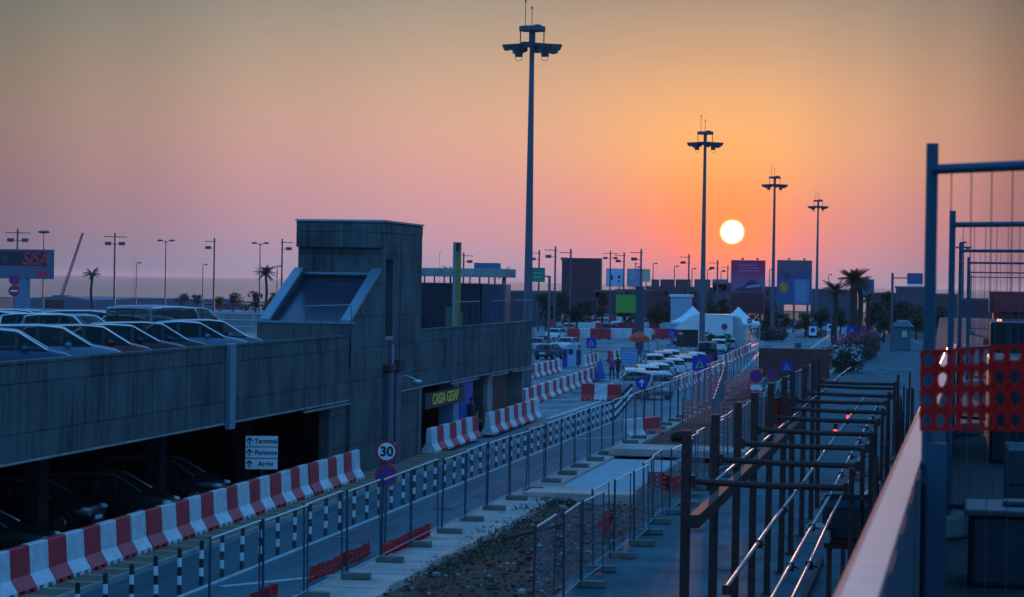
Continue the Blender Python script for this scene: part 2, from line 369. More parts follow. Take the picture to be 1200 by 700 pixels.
mx = t.nodes.new('ShaderNodeMix'); mx.data_type = 'RGBA'; t.links.new(mt_('MULTIPLY', st_, nn.outputs[0]), mx.inputs[0]); mx.inputs[6].default_value = (0.15, 0.12, 0.09, 1); mx.inputs[7].default_value = (0.62, 0.36, 0.14, 1)
t.links.new(mx.outputs[2], p.inputs['Base Color'])
b = MB(); b.box(-20.28, -18.62, 0, 92.98, -0.3, 0.10); struct(b.build('paved_strip', mpv))
b = MB(); b.box(-18.61, -18.50, 0, 92.9, -0.3, 0.105); struct(b.build('kerb', M_concp, bevel=0.015))
# light footpath with broken inner edge
b = MB()
L1 = []; Rr = []
yy = 0.0; path_r = []
while yy <= 78.6:
    inner = -12.1 + 0.32 * noise.noise(Vector((yy * 0.45, 3, 0))) + 0.12 * noise.noise(Vector((yy * 2.1, 7, 0)))
    path_r.append((inner, yy)); yy += 0.35
vl = [b.b.verts.new((-13.62, y, 0.11)) for _, y in path_r]; vr = [b.b.verts.new((x, y, 0.11)) for x, y in path_r]; vd = [b.b.verts.new((x + 0.05, y, -0.1)) for x, y in path_r]
for i in range(len(path_r) - 1): b.face([vl[i], vr[i], vr[i + 1], vl[i + 1]]); b.face([vr[i], vd[i], vd[i + 1], vr[i + 1]])
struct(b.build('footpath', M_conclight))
b = MB(); b.box(-13.75, -13.625, 0, 150, -0.3, 0.12); struct(b.build('footpath_kerb', M_concp, bevel=0.015))
b = MB(); b.box(-13.62, -12.75, 78.7, 150, -0.3, 0.105); struct(b.build('footpath_far', M_conclight))
sheet('dirt', [(-12.5, 0), (-8.5, 0), (-8.5, 73.6), (-12.5, 73.6)], -0.03, M_dirt, 32, 420, 0.10, seed=4)
# pit slab with raised lips
b = MB(); b.box(-12.74, -9.9, 75.2, 92.4, -0.3, 0.02); struct(b.build('slab', M_slab))
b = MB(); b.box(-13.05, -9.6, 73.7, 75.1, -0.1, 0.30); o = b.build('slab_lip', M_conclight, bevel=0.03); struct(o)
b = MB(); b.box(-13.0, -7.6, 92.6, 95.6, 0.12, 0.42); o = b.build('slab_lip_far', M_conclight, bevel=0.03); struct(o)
b = MB(); b.box(-9.88, -9.7, 75.15, 92.5, -0.2, 0.28); struct(b.build('slab_kerb', M_concp, bevel=0.02))
sheet('dirt_far', [(-12.7, 96), (-8.0, 96), (-8.0, 150), (-12.7, 150)], 0.0, M_dirt, 10, 90, 0.12, seed=9)
sheet('planting_bed', [(-13.0, 175), (-8.7, 175), (-8.7, 330), (-13.0, 330)], 0.02, M_soil, 4, 60, 0.15, seed=2)
# road lines
def line(pts, wd, z=-0.025, name='road_marking', m=None):
    b = MB()
    for (x0, y0), (x1, y1) in pts:
        d = Vector((x1 - x0, y1 - y0, 0)); nrm = Vector((-d.y, d.x, 0)).normalized() * wd / 2
        a = Vector((x0, y0, z)); c = Vector((x1, y1, z)); b.face([a - nrm, c - nrm, c + nrm, a + nrm])
    return struct(b.build(name, m or M_line))
line([((-16.35, 0), (-16.35, 119))], 0.14)
line([((-16.0, 51.2), (-13.9, 54.2)), ((-16.0, 62), (-16.0, 62.1))], 0.25)
line([((-18.0, 118.5 + 0 * i), (-18.0, 118.6)) for i in range(1)], 0.1)
zl = []
for i in range(9): zl.append(((-27.5 + 0.3 * i, 122 + i * 6.5), (-20.6, 127 + i * 6.5)))
line(zl, 0.45, -0.028)
line([((-19.9, 119), (-19.9, 138)), ((-16.6, 150), (-14.2, 150)), ((-17.0, 112 + 8), (-13.9, 112 + 8)), ((-16.2, 104), (-13.9, 107))], 0.25, -0.024)
line([((-13.9, 150), (-19.5, 260)), ((-14.5, 260), (-17.5, 420)), ((-21, 230), (-24, 400))], 0.3, -0.024)
line([((-6.5 + i * 1.6, 205), (-5.7 + i * 1.6, 205)) for i in range(5)], 0.35, -0.022)

M_patch = mat('patched_asphalt', (0.03, 0.07, 0.09), 0.7, vary=0.5, vscale=1.5, bump=0.4, bscale=40)
rd_ = random.Random(12)
def patch(x, y, w_, l_, z=-0.021, m=None):
    b = MB(); vs = []
    for k in range(14):
        a = 2 * math.pi * k / 14; c_, s_ = math.cos(a), math.sin(a); mxa = max(abs(c_), abs(s_)) ** .8
        vs.append((x + c_ / mxa * w_ / 2 * rd_.uniform(.85, 1.05), y + s_ / mxa * l_ / 2 * rd_.uniform(.85, 1.05), z))
    b.face(vs); struct(b.build('asphalt_patch', m or M_patch))
for x, y, w_, l_ in ((-15.3, 63, .8, 5), (-14.6, 78, 1.0, 7), (-15.6, 92, .9, 9), (-17.4, 70, .7, 6), (-17.2, 101, .9, 8), (-6.5, 52, 2.0, 3), (-4.9, 63, 1.4, 5), (-7.0, 74, 1.6, 4), (-3.0, 90, 1.5, 7), (-5.5, 120, 2, 9), (-4.2, 150, 3, 5), (-6.5, 175, 1.5, 12), (-3.0, 190, 2.0, 8)): patch(x, y, w_, l_)
for x, y, w_, l_ in ((-22, 150, 2, 14), (-25, 178, 3, 9), (-20, 215, 2.5, 20), (-33, 240, 5, 10), (-23, 270, 3, 22), (-19, 330, 2, 30)): patch(x, y, w_, l_, -.029)
for x, y in ((-5.2, 58), (-6.9, 67), (-15.0, 70.5), (-3.9, 81), (-5.0, 136)):
    b = MB(); b.tube([(x, y, -.028), (x, y, -.012)], .33, 18); o = b.build('manhole_cover', M_rust); tag(o, 'round rusty manhole cover set flush in the asphalt', 'manhole cover', 'manhole covers in the asphalt')

# ------------------------------------------------------------------ multistorey: parapets, deck, stair tower
XG = -20.3
def parapet(y0, y1, label, ret=False):
    t_ = thing('garage_parapet', label, 'parapet', (XG, y0, 2.8))
    b = MB(); b.box(-0.22, 0, 0, y1 - y0, 0, 2.18)
    if ret: b.box(-9.0, -0.222, y1 - y0 - 0.25, y1 - y0, 0, 2.18)
    b.build('wall', M_conc, t_, bevel=0.02)
    b = MB(); b.box(-0.26, 0.03, 0.0, y1 - y0 + 0.01, 2.183, 2.25); b.build('coping', M_conc, t_)
    b = MB(); b.box(-0.25, 0.012, 0, y1 - y0, -0.06, -0.003); b.build('drip_edge', M_concp, t_)
    return t_
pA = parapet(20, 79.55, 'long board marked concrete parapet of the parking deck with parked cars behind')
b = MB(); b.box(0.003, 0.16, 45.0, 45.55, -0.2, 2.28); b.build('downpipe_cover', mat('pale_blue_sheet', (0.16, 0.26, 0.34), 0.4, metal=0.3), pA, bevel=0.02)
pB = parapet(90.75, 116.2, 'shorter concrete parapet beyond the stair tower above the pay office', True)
deck = MB(); deck.box(-62, XG - 0.23, 20, 116, 3.72, 4.19)
deck_o = deck.build('parking_deck', M_concp); tag(deck_o, 'upper parking deck slab carrying the parked cars', 'parking deck')
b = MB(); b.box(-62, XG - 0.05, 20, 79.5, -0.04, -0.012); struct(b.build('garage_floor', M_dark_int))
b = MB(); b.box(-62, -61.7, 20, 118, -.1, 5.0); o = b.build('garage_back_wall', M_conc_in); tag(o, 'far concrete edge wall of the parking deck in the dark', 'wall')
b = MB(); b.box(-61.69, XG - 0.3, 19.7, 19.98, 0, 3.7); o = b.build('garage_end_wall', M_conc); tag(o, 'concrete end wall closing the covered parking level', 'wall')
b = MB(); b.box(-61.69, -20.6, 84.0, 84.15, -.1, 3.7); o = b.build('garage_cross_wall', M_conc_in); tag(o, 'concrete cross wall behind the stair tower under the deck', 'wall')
for i, y in enumerate((40, 49, 58.0, 67.5, 76.5)):
    for k, x in enumerate((-23.2, -34)):
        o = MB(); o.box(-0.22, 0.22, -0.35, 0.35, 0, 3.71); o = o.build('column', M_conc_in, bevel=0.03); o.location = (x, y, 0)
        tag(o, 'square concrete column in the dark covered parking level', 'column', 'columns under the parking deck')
b = MB(); b.box(-0.35, 0, 0, 2.2, 0, 2.8); o = b.build('column', M_conc, loc=(XG - 0.1, 79.62 - 2.5, 0)); tag(o, 'wide concrete pier beside the foot of the stair tower', 'pier')

T = thing('stair_tower', 'tall board marked concrete stair tower with sloping glazed roof at its foot', 'stair tower', (XG, 84.2, 0))
b = MB()
# hollow slot on the road side: walls built around it
X0 = -3.25; X1 = 0.0; Y0 = 0.0; Y1 = 6.5; ZT = 8.72
sy0, sy1, sz0, sz1 = 0.45, 1.55, 4.9, 7.75
b.box(X0, X1 - 0.35, Y0, Y1, 0, ZT)
b.box(X1 - 0.349, X1, Y0, sy0, 0, ZT); b.box(X1 - 0.349, X1, sy1, Y1, 0, ZT); b.box(X1 - 0.349, X1, sy0 + .001, sy1 - .001, 0, sz0); b.box(X1 - 0.349, X1, sy0 + .001, sy1 - .001, sz1, ZT)
b.build('shaft', M_conc, T)
b = MB(); b.box(X0 - 0.02, X1 + 0.02, Y0 - 0.25, Y1 + 0.02, ZT + 0.002, 9.12); b.box(X0 - 0.02, X1 - 0.06, Y0 - 0.25, Y0 - 0.003, 8.15, ZT); b.build('head_band', M_conc, T, bevel=0.03)
b = MB(); b.box(X0 - 0.06, X1 + 0.06, Y0 - 0.29, Y1 + 0.06, 9.123, 9.19); b.build('roof_flashing', M_galv, T)
b = MB(); b.box(X1 - 0.345, X1 - 0.30, sy0, sy1, sz0, sz1); b.build('slot_glass', M_wglass, T)
b = MB(); b.box(X1 - 0.12, X1 + 0.03, sy0 - 0.05, sy1 + 0.05, sz0 - 0.16, sz0 - 0.02); b.build('slot_sill', M_galv, T)
# joint groove
b = MB(); b.box(X1 + 0.002, X1 + 0.02, 2.75, 2.82, 0.0, 8.6); b.build('joint', M_black, T)
# stair part towards the camera: cheeks and sloping roof
cheek = [(-4.6, 0.0), (-0.004, 0.0), (-0.004, 7.25), (-0.2, 7.3), (-4.6, 5.5)]
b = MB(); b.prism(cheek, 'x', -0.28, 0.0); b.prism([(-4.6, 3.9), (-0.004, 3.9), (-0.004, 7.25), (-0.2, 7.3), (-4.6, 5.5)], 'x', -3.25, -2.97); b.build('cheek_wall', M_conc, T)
b = MB(); b.box(-3.35, 0.0, -4.85, -4.602, 3.9, 5.42); b.build('front_upstand', M_conc, T)
sk = mat('sloping_roof_glazing', (0.03, 0.045, 0.075), 0.25, metal=0.2, spec=0.5)
b = MB(); b.prism([(-4.6, 5.3), (-0.004, 7.1), (-0.004, 7.0), (-4.6, 5.2)], 'x', -2.965, -0.285); b.build('glazing', sk, T)
fr_m = mat('pale_blue_flashing', (0.17, 0.25, 0.33), 0.4, metal=0.3)
b = MB()
for x0 in (-3.36, -0.42):
    b = MB(); b.prism([(-4.75, 5.44), (-0.3, 7.30), (-0.3, 7.40), (-4.75, 5.56)], 'x', x0 + .06, x0 + 0.42); b.build('side_flashing', fr_m, T)
b = MB(); b.box(-3.0, -0.3, -0.26, -0.1, 7.16, 7.24); b.build('roof_edge_strip', fr_m, T); b = MB(); b.box(-3.42, 0.12, -4.9, -4.68, 5.425, 5.50); b.build('roof_edge_strip', fr_m, T)
# twin boxed pipes on the road face with rusty head box
b = MB(); b.box(0.003, 0.22, 0.32, 0.95, 0, 3.55); b.box(0.003, 0.26, 1.3, 2.1, 0, 3.5); b.build('pipe_casing', mat('dark_plum_sheet', (0.12, 0.10, 0.14), 0.6, vary=0.3), T, bevel=0.02)
b = MB(); b.tube([(0.13, 1.12, 0), (0.13, 1.12, 4.6)], 0.06); b.build('rain_pipe', mat('pipe_violet_grey', (0.3, 0.3, 0.4), 0.5), T)
b = MB(); b.box(0.003, 0.3, 0.1, 1.2, 3.62, 3.85); b.box(0.003, 0.35, 1.3, 2.3, 3.55, 4.0); b.build('rusty_box', M_rust, T, bevel=0.02)
b = MB(); b.tube([(0.02, 3.0, 3.3), (0.25, 3.0, 3.35), (0.6, 3.1, 3.2)], 0.03); b.ell((0.62, 3.1, 3.12), (0.22, 0.3, 0.1)); b.build('wall_lamp', mat('lamp_grey', (0.5, 0.52, 0.55), 0.3, metal=0.5), T, smooth=True)
b = MB(); b.tube([(0.05, 2.9, 2.75), (0.05, 5.9, 2.75)], 0.03); b.tube([(0.05, 6.2, 0), (0.05, 6.2, 2.8)], 0.035); b.build('conduit', M_galv, T)

# railing panels hung on the outer face of the parapets
def hung_rail(y, ln, label, z0=2.72, z1=6.1):
    t_ = thing('hung_railing', label, 'railing', (XG + 0.06, y, z0))
    b = MB(); h = z1 - z0
    n = max(3, int(ln / 1.5))
    for i in range(n + 1): b = MB(); b.tube([(0.03, ln * i / n, 0), (0.03, ln * i / n, h)], 0.014, 6); b.build('post', M_galv2, t_)
    b = MB(); b.tube([(0.03, 0, h), (0.03, ln, h)], 0.02, 6); b.build('top_rail', M_pipe, t_)
    b = MB(); b.box(-0.02, 0.06, 0, ln, -0.08, -0.02); b.build('bottom_bar', M_pipe, t_)
    return t_
hung_rail(73.3, 5.9, 'thin tube railing hung on the parapet in front of the sloping roof')
for i, (y, ln, lb) in enumerate(((96.2, 6.0, 'thin tube railing on the short parapet by the yellow green column'), (105.0, 4.4, 'thin tube railing on the short parapet below the kiosk glass'), (110.6, 5.6, 'thin tube railing at the far end of the short parapet by the mast'))): hung_rail(y, ln, lb)

# pay office under the second parapet
T2 = thing('pay_office', 'recessed pay office with yellow lettering above its dark counter below the short parapet', 'pay office', (XG, 91, 0))
wall_dk = mat('office_dark', (0.05, 0.045, 0.05), 0.7)
b = MB(); b.box(-6.3, -0.4, 25.0, 25.25, 0, 2.72); b.box(-6.3, -6.0, -0.2, 24.99, 0, 2.72); b.box(-5.99, -1.2, 10.5, 10.8, 0, 2.7); b.build('wall', M_concp, T2)
ylw = mat('ochre_panel', (0.55, 0.50, 0.10), 0.6)
b = MB(); b.box(-0.9, -0.82, 0.1, 1.6, 0.7, 2.6); b.build('ochre_panel', ylw, T2); b = MB(); b.box(-1.84, -1.78, 2.3, 3.9, 1.0, 2.2); b.build('ochre_panel', ylw, T2)
b = MB(); b.box(-2.0, -1.92, 0, 10.4, 0, 1.1); b.box(-2.0, -1.92, 0, 10.4, 2.25, 2.7); b.build('counter_front', wall_dk, T2)
b = MB(); b.box(-0.3, -0.22, 1.7, 9.6, 1.75, 2.4); ot = b.build('sign_board', mat('sign_dark_board', (0.03, 0.025, 0.03), 0.5), T2)
le = text_bm('CASSA GESAP', 0.62, 0.01, 0, 0.008); le.transform(Matrix.Rotation(R(90), 4, 'Z')); le.transform(Matrix.Diagonal((1, 1.38, 1, 1)))
le.materials.append(mat('letter_yellow', (0.62, 0.55, 0.12), 0.5, emit=((0.55, 0.6, 0.08), 0.05)))
lo = bpy.data.objects.new('lettering', le); COL.objects.link(lo); lo.parent = T2; lo.location = (-0.2, 5.6, 2.08)
b = MB(); b.box(-1.15, -0.45, 9.9, 12.6, 0, 2.7); b.build('blue_pier', mat('pier_blue', (0.02, 0.09, 0.42), 0.5), T2)
b = MB(); b.box(-1.15, -0.5, 8.6, 9.85, 0, 2.7); b.build('pale_pier', mat('pier_pale_blue', (0.2, 0.33, 0.5), 0.5), T2)
b = MB(); b.box(-1.4, -1.3, 13.0, 16.5, 1.4, 2.0); b.build('red_panel', M_br, T2)
b = MB(); b.box(-0.6, -0.4, 16.6, 20.6, 0, 2.72); b.build('brown_shutter', M_bronze, T2)
b = MB(); b.box(-0.5, -0.3, 15.3, 16.5, 0.0, 2.74); b.build('pale_pillar', M_concp, T2)
b = MB(); b.box(-6.0, 0, -0.1, 0.08, 0, 2.72); b.build('side_wall', M_conc, T2)

# kiosk on the deck behind the tower
K0 = PY(494, 385, 113.5); K1 = PY(594, 320, 113.5)
T3 = thing('deck_kiosk', 'flat roofed dark blue kiosk with glass end standing on the parking deck', 'kiosk', (K0.x, 113.5, 4.19), 0)
Wk = K1.x - K0.x
b = MB(); b.box(-2.5, Wk, -0.6, 2.5, 3.0, 3.42); b.build('roof', M_concp, T3, bevel=0.03)
b = MB(); b.box(-2.4, Wk - 1.35, 0, 2.3, 0, 2.68); b.build('body', mat('kiosk_navy', (0.010, 0.008, 0.022), 0.5), T3)
b = MB(); b.box(Wk - 1.33, Wk - 0.2, 0.3, 2.2, 0, 2.66); b.build('glass_end', mat('kiosk_glass', (0.04, 0.06, 0.10), 0.15, metal=0.1), T3)
for x in (-0.0, 0.5, 1.0, 1.6, 2.3, Wk - 1.0): b = MB(); b.box(x - 0.03, x + 0.03, 0.5, 0.56, 2.68, 3.0); b.build('roof_prop', M_pole, T3)
b = MB(); b.box(Wk - 0.13, Wk - 0.05, 0.0, 0.08, 0, 2.998); b.build('corner_post', M_pole, T3)
b = MB(); b.box(Wk - 1.0, Wk - 0.65, 0.27, 0.299, 0, 2.1); b.build('door', mat('kiosk_door', (0.03, 0.05, 0.12), 0.3), T3)
b = MB(); b.box(1.2, 1.7, -0.05, -0.003, 0.4, 1.5); b.box(1.9, 2.1, -0.05, -0.003, 0.2, 1.3); b.build('notice_panel', mat('notice_olive', (0.1, 0.11, 0.07), 0.7), T3)
c0 = PY(529.5, 385, 103); c1_ = PY(539, 284, 103)
b = MB(); wcol = c1_.x - c0.x; b.box(0, wcol * 0.42, 0, 0.35, 0, c1_.z - 4.19)
colo = thing('square_column', 'tall square yellow green column with dark cap panel rising from the deck', 'column', (c0.x, 103, 4.19))
b.build('pale_side', mat('column_pale', (0.24, 0.25, 0.24), 0.6), colo)
b = MB(); b.box(wcol * 0.422, wcol, 0, 0.35, 0, c1_.z - 4.19 - 0.002); b.build('shaft', mat('column_olive', (0.30, 0.235, 0.07), 0.7, vary=0.2, vscale=1), colo)
b = MB(); b.box(wcol * 0.45, wcol * 0.97, -0.02, -0.003, c1_.z - 4.19 - 0.4, c1_.z - 4.19 - 0.05); b.build('cap_panel', M_black, colo)

# ------------------------------------------------------------------ barriers
def jersey(name, m, ln=1.12, h=1.0):
    pr = [(-0.30, 0.0), (-0.30, 0.09), (-0.27, 0.14), (-0.13, 0.36), (-0.095, h - 0.02), (-0.07, h), (0.07, h), (0.095, h - 0.02), (0.13, 0.36), (0.27, 0.14), (0.30, 0.09), (0.30, 0.0)]
    b = MB()
    # body with two fork notches in the foot: low strip in three pieces
    b.prism([(x, z) for x, z in pr if z >= 0.09], 'y', 0.01, ln - 0.01)
    for a, c in ((0.01, 0.2), (0.42, 0.7), (0.92, ln - 0.01)): b.prism([(-0.3, 0.0), (-0.3, 0.088), (0.3, 0.088), (0.3, 0.0)], 'y', a, c)
    return b.build(name, m, bevel=0.012)
jr = jersey('barrier_block', M_br); jw = jersey('barrier_block', M_bw)
tag(jr, 'red plastic barrier block in the long row before the dark garage opening', 'road barrier', 'red blocks of the long barrier row by the garage')
tag(jw, 'white plastic barrier block in the long row before the dark garage opening', 'road barrier', 'white blocks of the long barrier row by the garage')
first = {'r': True, 'w': True}
def blocks(p0, p1, where, z=0.1, start='w', pitch=1.13, scale=(1, 1, 1), n=None):
    p0 = Vector((p0[0], p0[1], 0)); p1 = Vector((p1[0], p1[1], 0)); d = p1 - p0; ln = d.length; d.normalize()
    n = n or max(1, int(round(ln / pitch))); rz = math.atan2(-d.x, d.y); c = start
    for i in range(n):
        q = p0 + d * (ln * i / n); src = jr if c == 'r' else jw
        cn = 'red' if c == 'r' else 'white'
        lb = f'{cn} plastic barrier block in {where}'; gp = f'{cn} barrier blocks in {where}'
        jz = random.uniform(-0.03, 0.03)
        if first[c]:
            o = src; first[c] = False; o['label'] = lb; o['group'] = gp; o.location = (q.x, q.y, z); o.rotation_euler = (0, 0, rz + jz)
        else: o = dup(src, None, (q.x + random.uniform(-.015, .015), q.y, z), rz + jz, lb, gp)
        o.scale = (scale[0], scale[1] * (ln / n) / 1.13, scale[2])
        c = 'w' if c == 'r' else 'r'
blocks((-19.55, 41.6), (-19.85, 78.9), 'the long row before the dark garage opening', start='w')
blocks((-20.05, 91.3), (-20.1, 101.0), 'the short row in front of the pay office', start='w', pitch=1.2)
blocks((-20.0, 103.3), (-20.2, 117.3), 'the row right of the blue pier', start='w', pitch=1.27)
blocks((-20.6, 117.6), (-20.9, 119.8), 'the pair at the foot of the nearest mast', start='w', z=-0.03, pitch=1.1)
blocks((-22.9, 126.0), (-24.6, 168), 'the row from the mast to the blue parasol', z=-0.03, start='w', pitch=1.75)
blocks((-29.3, 166.0), (-29.6, 182.0), 'the short row left of the grey cabinets', z=-0.03, start='w', pitch=1.5)
blocks((-29.2, 192.0), (-29.4, 202), 'the group beside the pedestrian sign', z=-0.03, start='w', pitch=1.5)
blocks((-29.0, 206.0), (-29.0, 218), 'the group left of the slatted board', z=-0.03, start='r', pitch=1.7)
blocks((-17.0, 149.0), (-17.6, 190), 'the row beside the queue of white cars', z=-0.03, start='w', pitch=1.35)
blocks((-21.15, 138.6), (-18.75, 138.6), 'the cross row in front of the white estate car', z=-0.03, start='r', pitch=0.8, scale=(1.1, 1, 1.0), n=3)
blocks((-14.0, 104.8), (-12.9, 108.4), 'the low skewed pair on the far footpath', z=0.03, start='w', pitch=1.6, scale=(1, 1, .82), n=2)
blocks((-18.4, 200), (-19.6, 245), 'the row along the far lane behind the mast', z=-0.03, start='w', pitch=2.4)
# water filled wall of stacked cubes far off
cubes = []
cr_b = MB(); cr_b.box(-0.6, 0.6, -0.25, 0.25, 0.1, 1.0); cr_b.box(-0.6, -0.35, -0.25, 0.25, 0, 0.099); cr_b.box(0.35, 0.6, -0.25, 0.25, 0, 0.099); cubeR = cr_b.build('barrier_cube', M_br, bevel=0.04)
cr_b = MB(); cr_b.box(-0.6, 0.6, -0.25, 0.25, 0.1, 1.0); cr_b.box(-0.6, -0.35, -0.25, 0.25, 0, 0.099); cr_b.box(0.35, 0.6, -0.25, 0.25, 0, 0.099); cubeW = cr_b.build('barrier_cube', M_bw, bevel=0.04)
fr_ = {'r': True, 'w': True}
def cube(px, py, c, k=0, lab=''):
    p = G(px, py); src = cubeR if c == 'r' else cubeW; cn = 'red' if c == 'r' else 'white'
    o = src if fr_[c] else dup(src); fr_[c] = False
    tag(o, f'{cn} box barrier in {lab}', 'road barrier', f'{cn} box barriers in {lab}'); o.location = (p.x, p.y, -0.03 + 0.92 * k); o.rotation_euler = (0, 0, 0.12); o.scale = (1.25, 1.25, 1.4)
for i, px in enumerate((646, 669, 676)): cube(px, 384, 'r' if i != 2 else 'w', 0, 'the back left of the forecourt')
seq = 'rwrrwwrwrrwrwwr'
for i in range(10): cube(672 + i * 12.2, 398, seq[i], 0, 'the checkered wall before the dark totem')
for i in range(10): cube(666 + i * 12.6, 389.5, seq[(i + 3) % 15], 0, 'the second checkered wall before the dark totem')
for i in range(5): cube(690 + i * 9, 381, 'wrwrw'[i], 0, 'the low row below the green panel')

# ------------------------------------------------------------------ striped bollards
b = MB(); 
for i in range(5):
    b.mi = 0 if i % 2 == 0 else 1
    b.tube([(0, 0, i * 0.2), (0, 0, (i + 1) * 0.2)], 0.052, 8, cap=False)
b.mi = 0; b.ell((0, 0, 1.0), (0.052, 0.052, 0.03), 8, 4)
bol = b.build('bollard', [M_black, M_signw], smooth=True)
bol['label'] = 'x'
y = 43.5; k = 0
while y < 141:
    z_ = -0.03
    o = bol if k == 0 else dup(bol)
    x = -16.52 if y < 120 else -16.52 - (y - 120) * 0.09
    tag(o, 'black and white banded bollard in the long line beside the fenced lane', 'bollard', 'black and white bollards beside the lane')
    o.location = (x, y, z_); o.rotation_euler = (random.uniform(-.02, .02), random.uniform(-.02, .02), 0); k += 1
    y += 1.56

# ------------------------------------------------------------------ mesh fence panels
def fence_panel(name, ln, h, label, group, topm=M_frail, foot=True, wires=0.13, thick=0.0026):
    t_ = thing(name, label, 'fence panel', (0, 0, 0), 0, group)
    b = MB(); b.tube([(0, 0.04, 0.02), (0, 0.04, h)], 0.026, 8); b.build('post', M_galv2, t_)
    b = MB(); b.tube([(0, ln - 0.04, 0.02), (0, ln - 0.04, h - 0.04)], 0.018, 6); b.build('post', M_galv2, t_)
    b = MB(); b.tube([(0, 0.04, h - 0.05), (0, ln - 0.04, h - 0.05)], 0.021, 6); b.build('top_rail', topm, t_)
    b = MB(); b.tube([(0, 0.04, 0.16), (0, ln - 0.04, 0.16)], 0.014, 6)
    n = int(ln / wires)
    for i in range(1, n): b.box(-thick / 2, thick / 2, ln * i / n - thick / 2, ln * i / n + thick / 2, 0.16, h - 0.06)
    for j in range(1, 8): b.box(thick / 2, thick * 1.5, 0.05, ln - 0.05, 0.16 + j * 0.235 - thick / 2, 0.16 + j * 0.235 + thick / 2)
    b.build('mesh', M_wire, t_)
    if foot:
        b = MB(); b.box(-0.12, 0.56, -0.10, 0.12, 0, 0.15); b.build('foot', M_blockc, t_, bevel=0.02)
    return kids(t_)
M_wire = mat('fence_wire', (0.28, 0.36, 0.42), 0.5, metal=0.4)
fp = fence_panel('fence_panel', 3.4, 2.05, 'grey wire mesh fence panel in the row along the pale footpath', 'mesh fence panels along the pale footpath')
y = 42.0; k = 0
while y < 150:
    o = fp if k == 0 else dup(fp)
    off = 0.05 * math.sin(k * 2.3)
    o.location = (-13.38 + off, y, 0.11); o.rotation_euler = (R(random.uniform(-.5, .5)), R(random.uniform(-1, 1)), random.uniform(-.012, .012)); y += 3.42; k += 1
fp2 = fence_panel('fence_panel', 2.9, 2.0, 'grey wire mesh fence panel in the row between red dirt and worn asphalt', 'mesh fence panels between dirt and worn asphalt')
for i in range(7, 29):
    y = 27.0 + i * 2.95
    o = fp2 if i == 7 else dup(fp2)
    o.location = (-8.15 + 0.12 * math.sin(i * 1.7), y, -0.02); o.rotation_euler = (0, R(random.uniform(-1.5, 1.5)), random.uniform(-.03, .03))
fp3 = fence_panel('fence_panel', 3.4, 2.0, 'wire mesh fence panel standing far off between lane and hoarding', 'far mesh fence panels before the brown hoarding', topm=M_galv2)
pts3 = [(846, 470), (868, 458), (893, 447), (918, 452)]
prev = None; kk = 0
for (a, c) in (((835, 520), (850, 462)), ((850, 462), (905, 430))):
    A = G(*a); B = G(*c); n = int((B - A).length / 3.45); d = (B - A).normalized()
    for i in range(min(n, 16)):
        o = fp3 if kk == 0 else dup(fp3); q = A + d * 3.45 * i; o.location = (q.x, q.y, 0); o.rotation_euler = (0, 0, math.atan2(-d.x, d.y)); kk += 1
fp4 = fence_panel('fence_panel', 3.4, 2.0, 'wire mesh fence panel in the row behind the rusty frames', 'mesh fence panels on the right edge of the worn asphalt', foot=False)
for i in range(14):
    o = fp4 if i == 0 else dup(fp4); o.location = (-8.55 + 0.02 * i, 112 + i * 3.45, 0); o.rotation_euler = (0, 0, random.uniform(-.02, .02))

for i in range(20):
    o = dup(fp4); o.location = (-1.0 + 0.015 * i, 60 + i * 3.45, 0); o.rotation_euler = (0, R(random.uniform(-1, 1)), random.uniform(-.02, .02)); tag(o, 'wire mesh fence panel in the row at the foot of the terrace wall', 'fence panel', 'mesh fence panels at the foot of the terrace')
for i in range(30):
    y_ = 4 + i * 2.6
    if y_ < 78: line([((-13.6, y_), (-12.15, y_ + .04))], 0.035, .1145, 'path_joint', M_black)

# nets laid low against the fence
def net(name, label, P0, P1, h, m, cell=0.16, bar=0.035, sag=0.04, rnd=0.35, thick=0.012, parent=None):
    """perforated plastic net: horizontal bands and upright webs with rounded holes"""
    P0 = Vector(P0); P1 = Vector(P1); d = (P1 - P0); ln = d.length; d.normalize(); nrm = Vector((-d.y, d.x, 0)).normalized()
    nu = max(2, int(ln / cell)); nv = max(2, int(h / (cell * 0.8)))
    b = MB(); S = 3
    def pos(u, v, o):
        s_ = sag * math.sin(u * 9 + P0.x) * (0.4 + v / h) ; return P0 + d * u + Vector((0, 0, v + sag * 0.5 * math.sin(u * 2.3))) + nrm * (s_ + o)
    cu = ln / nu; cv = h / nv
    for i in range(nu):
        for j in range(nv):
            u0, v0 = i * cu, j * cv; outer = []; inner = []
            K = 12
            for k in range(K):
                a = 2 * math.pi * k / K + math.pi / K; ca, sa = math.cos(a), math.sin(a)
                mxa = max(abs(ca), abs(sa)); outer.append((u0 + cu / 2 + ca / mxa * cu / 2, v0 + cv / 2 + sa / mxa * cv / 2))
                inner.append((u0 + cu / 2 + ca * (cu / 2 - bar), v0 + cv / 2 + sa * (cv / 2 - bar * 0.9)))
            # square the corners
            for off in (0,):
                for k in range(K):
                    k2 = (k + 1) % K
                    b.face([pos(*outer[k], off), pos(*outer[k2], off), pos(*inner[k2], off), pos(*inner[k], off)])
    o = b.build(name, m, parent)
    so_ = o.modifiers.new('thick', 'SOLIDIFY'); so_.thickness = thick
    if label: tag(o, label, 'safety net')
    return o
net('safety_net', 'red plastic net lying along the kerb left of the speed sign, left strip', (-14.2, 52.0, 0.0), (-14.2, 58.0, 0.0), 0.34, M_netred, 0.3, 0.085)
net('safety_net', 'red plastic net tied to the fence foot below the speed sign, right strip', (-13.5, 56.2, 0.12), (-13.5, 61.8, 0.12), 0.34, M_netred, 0.3, 0.085)
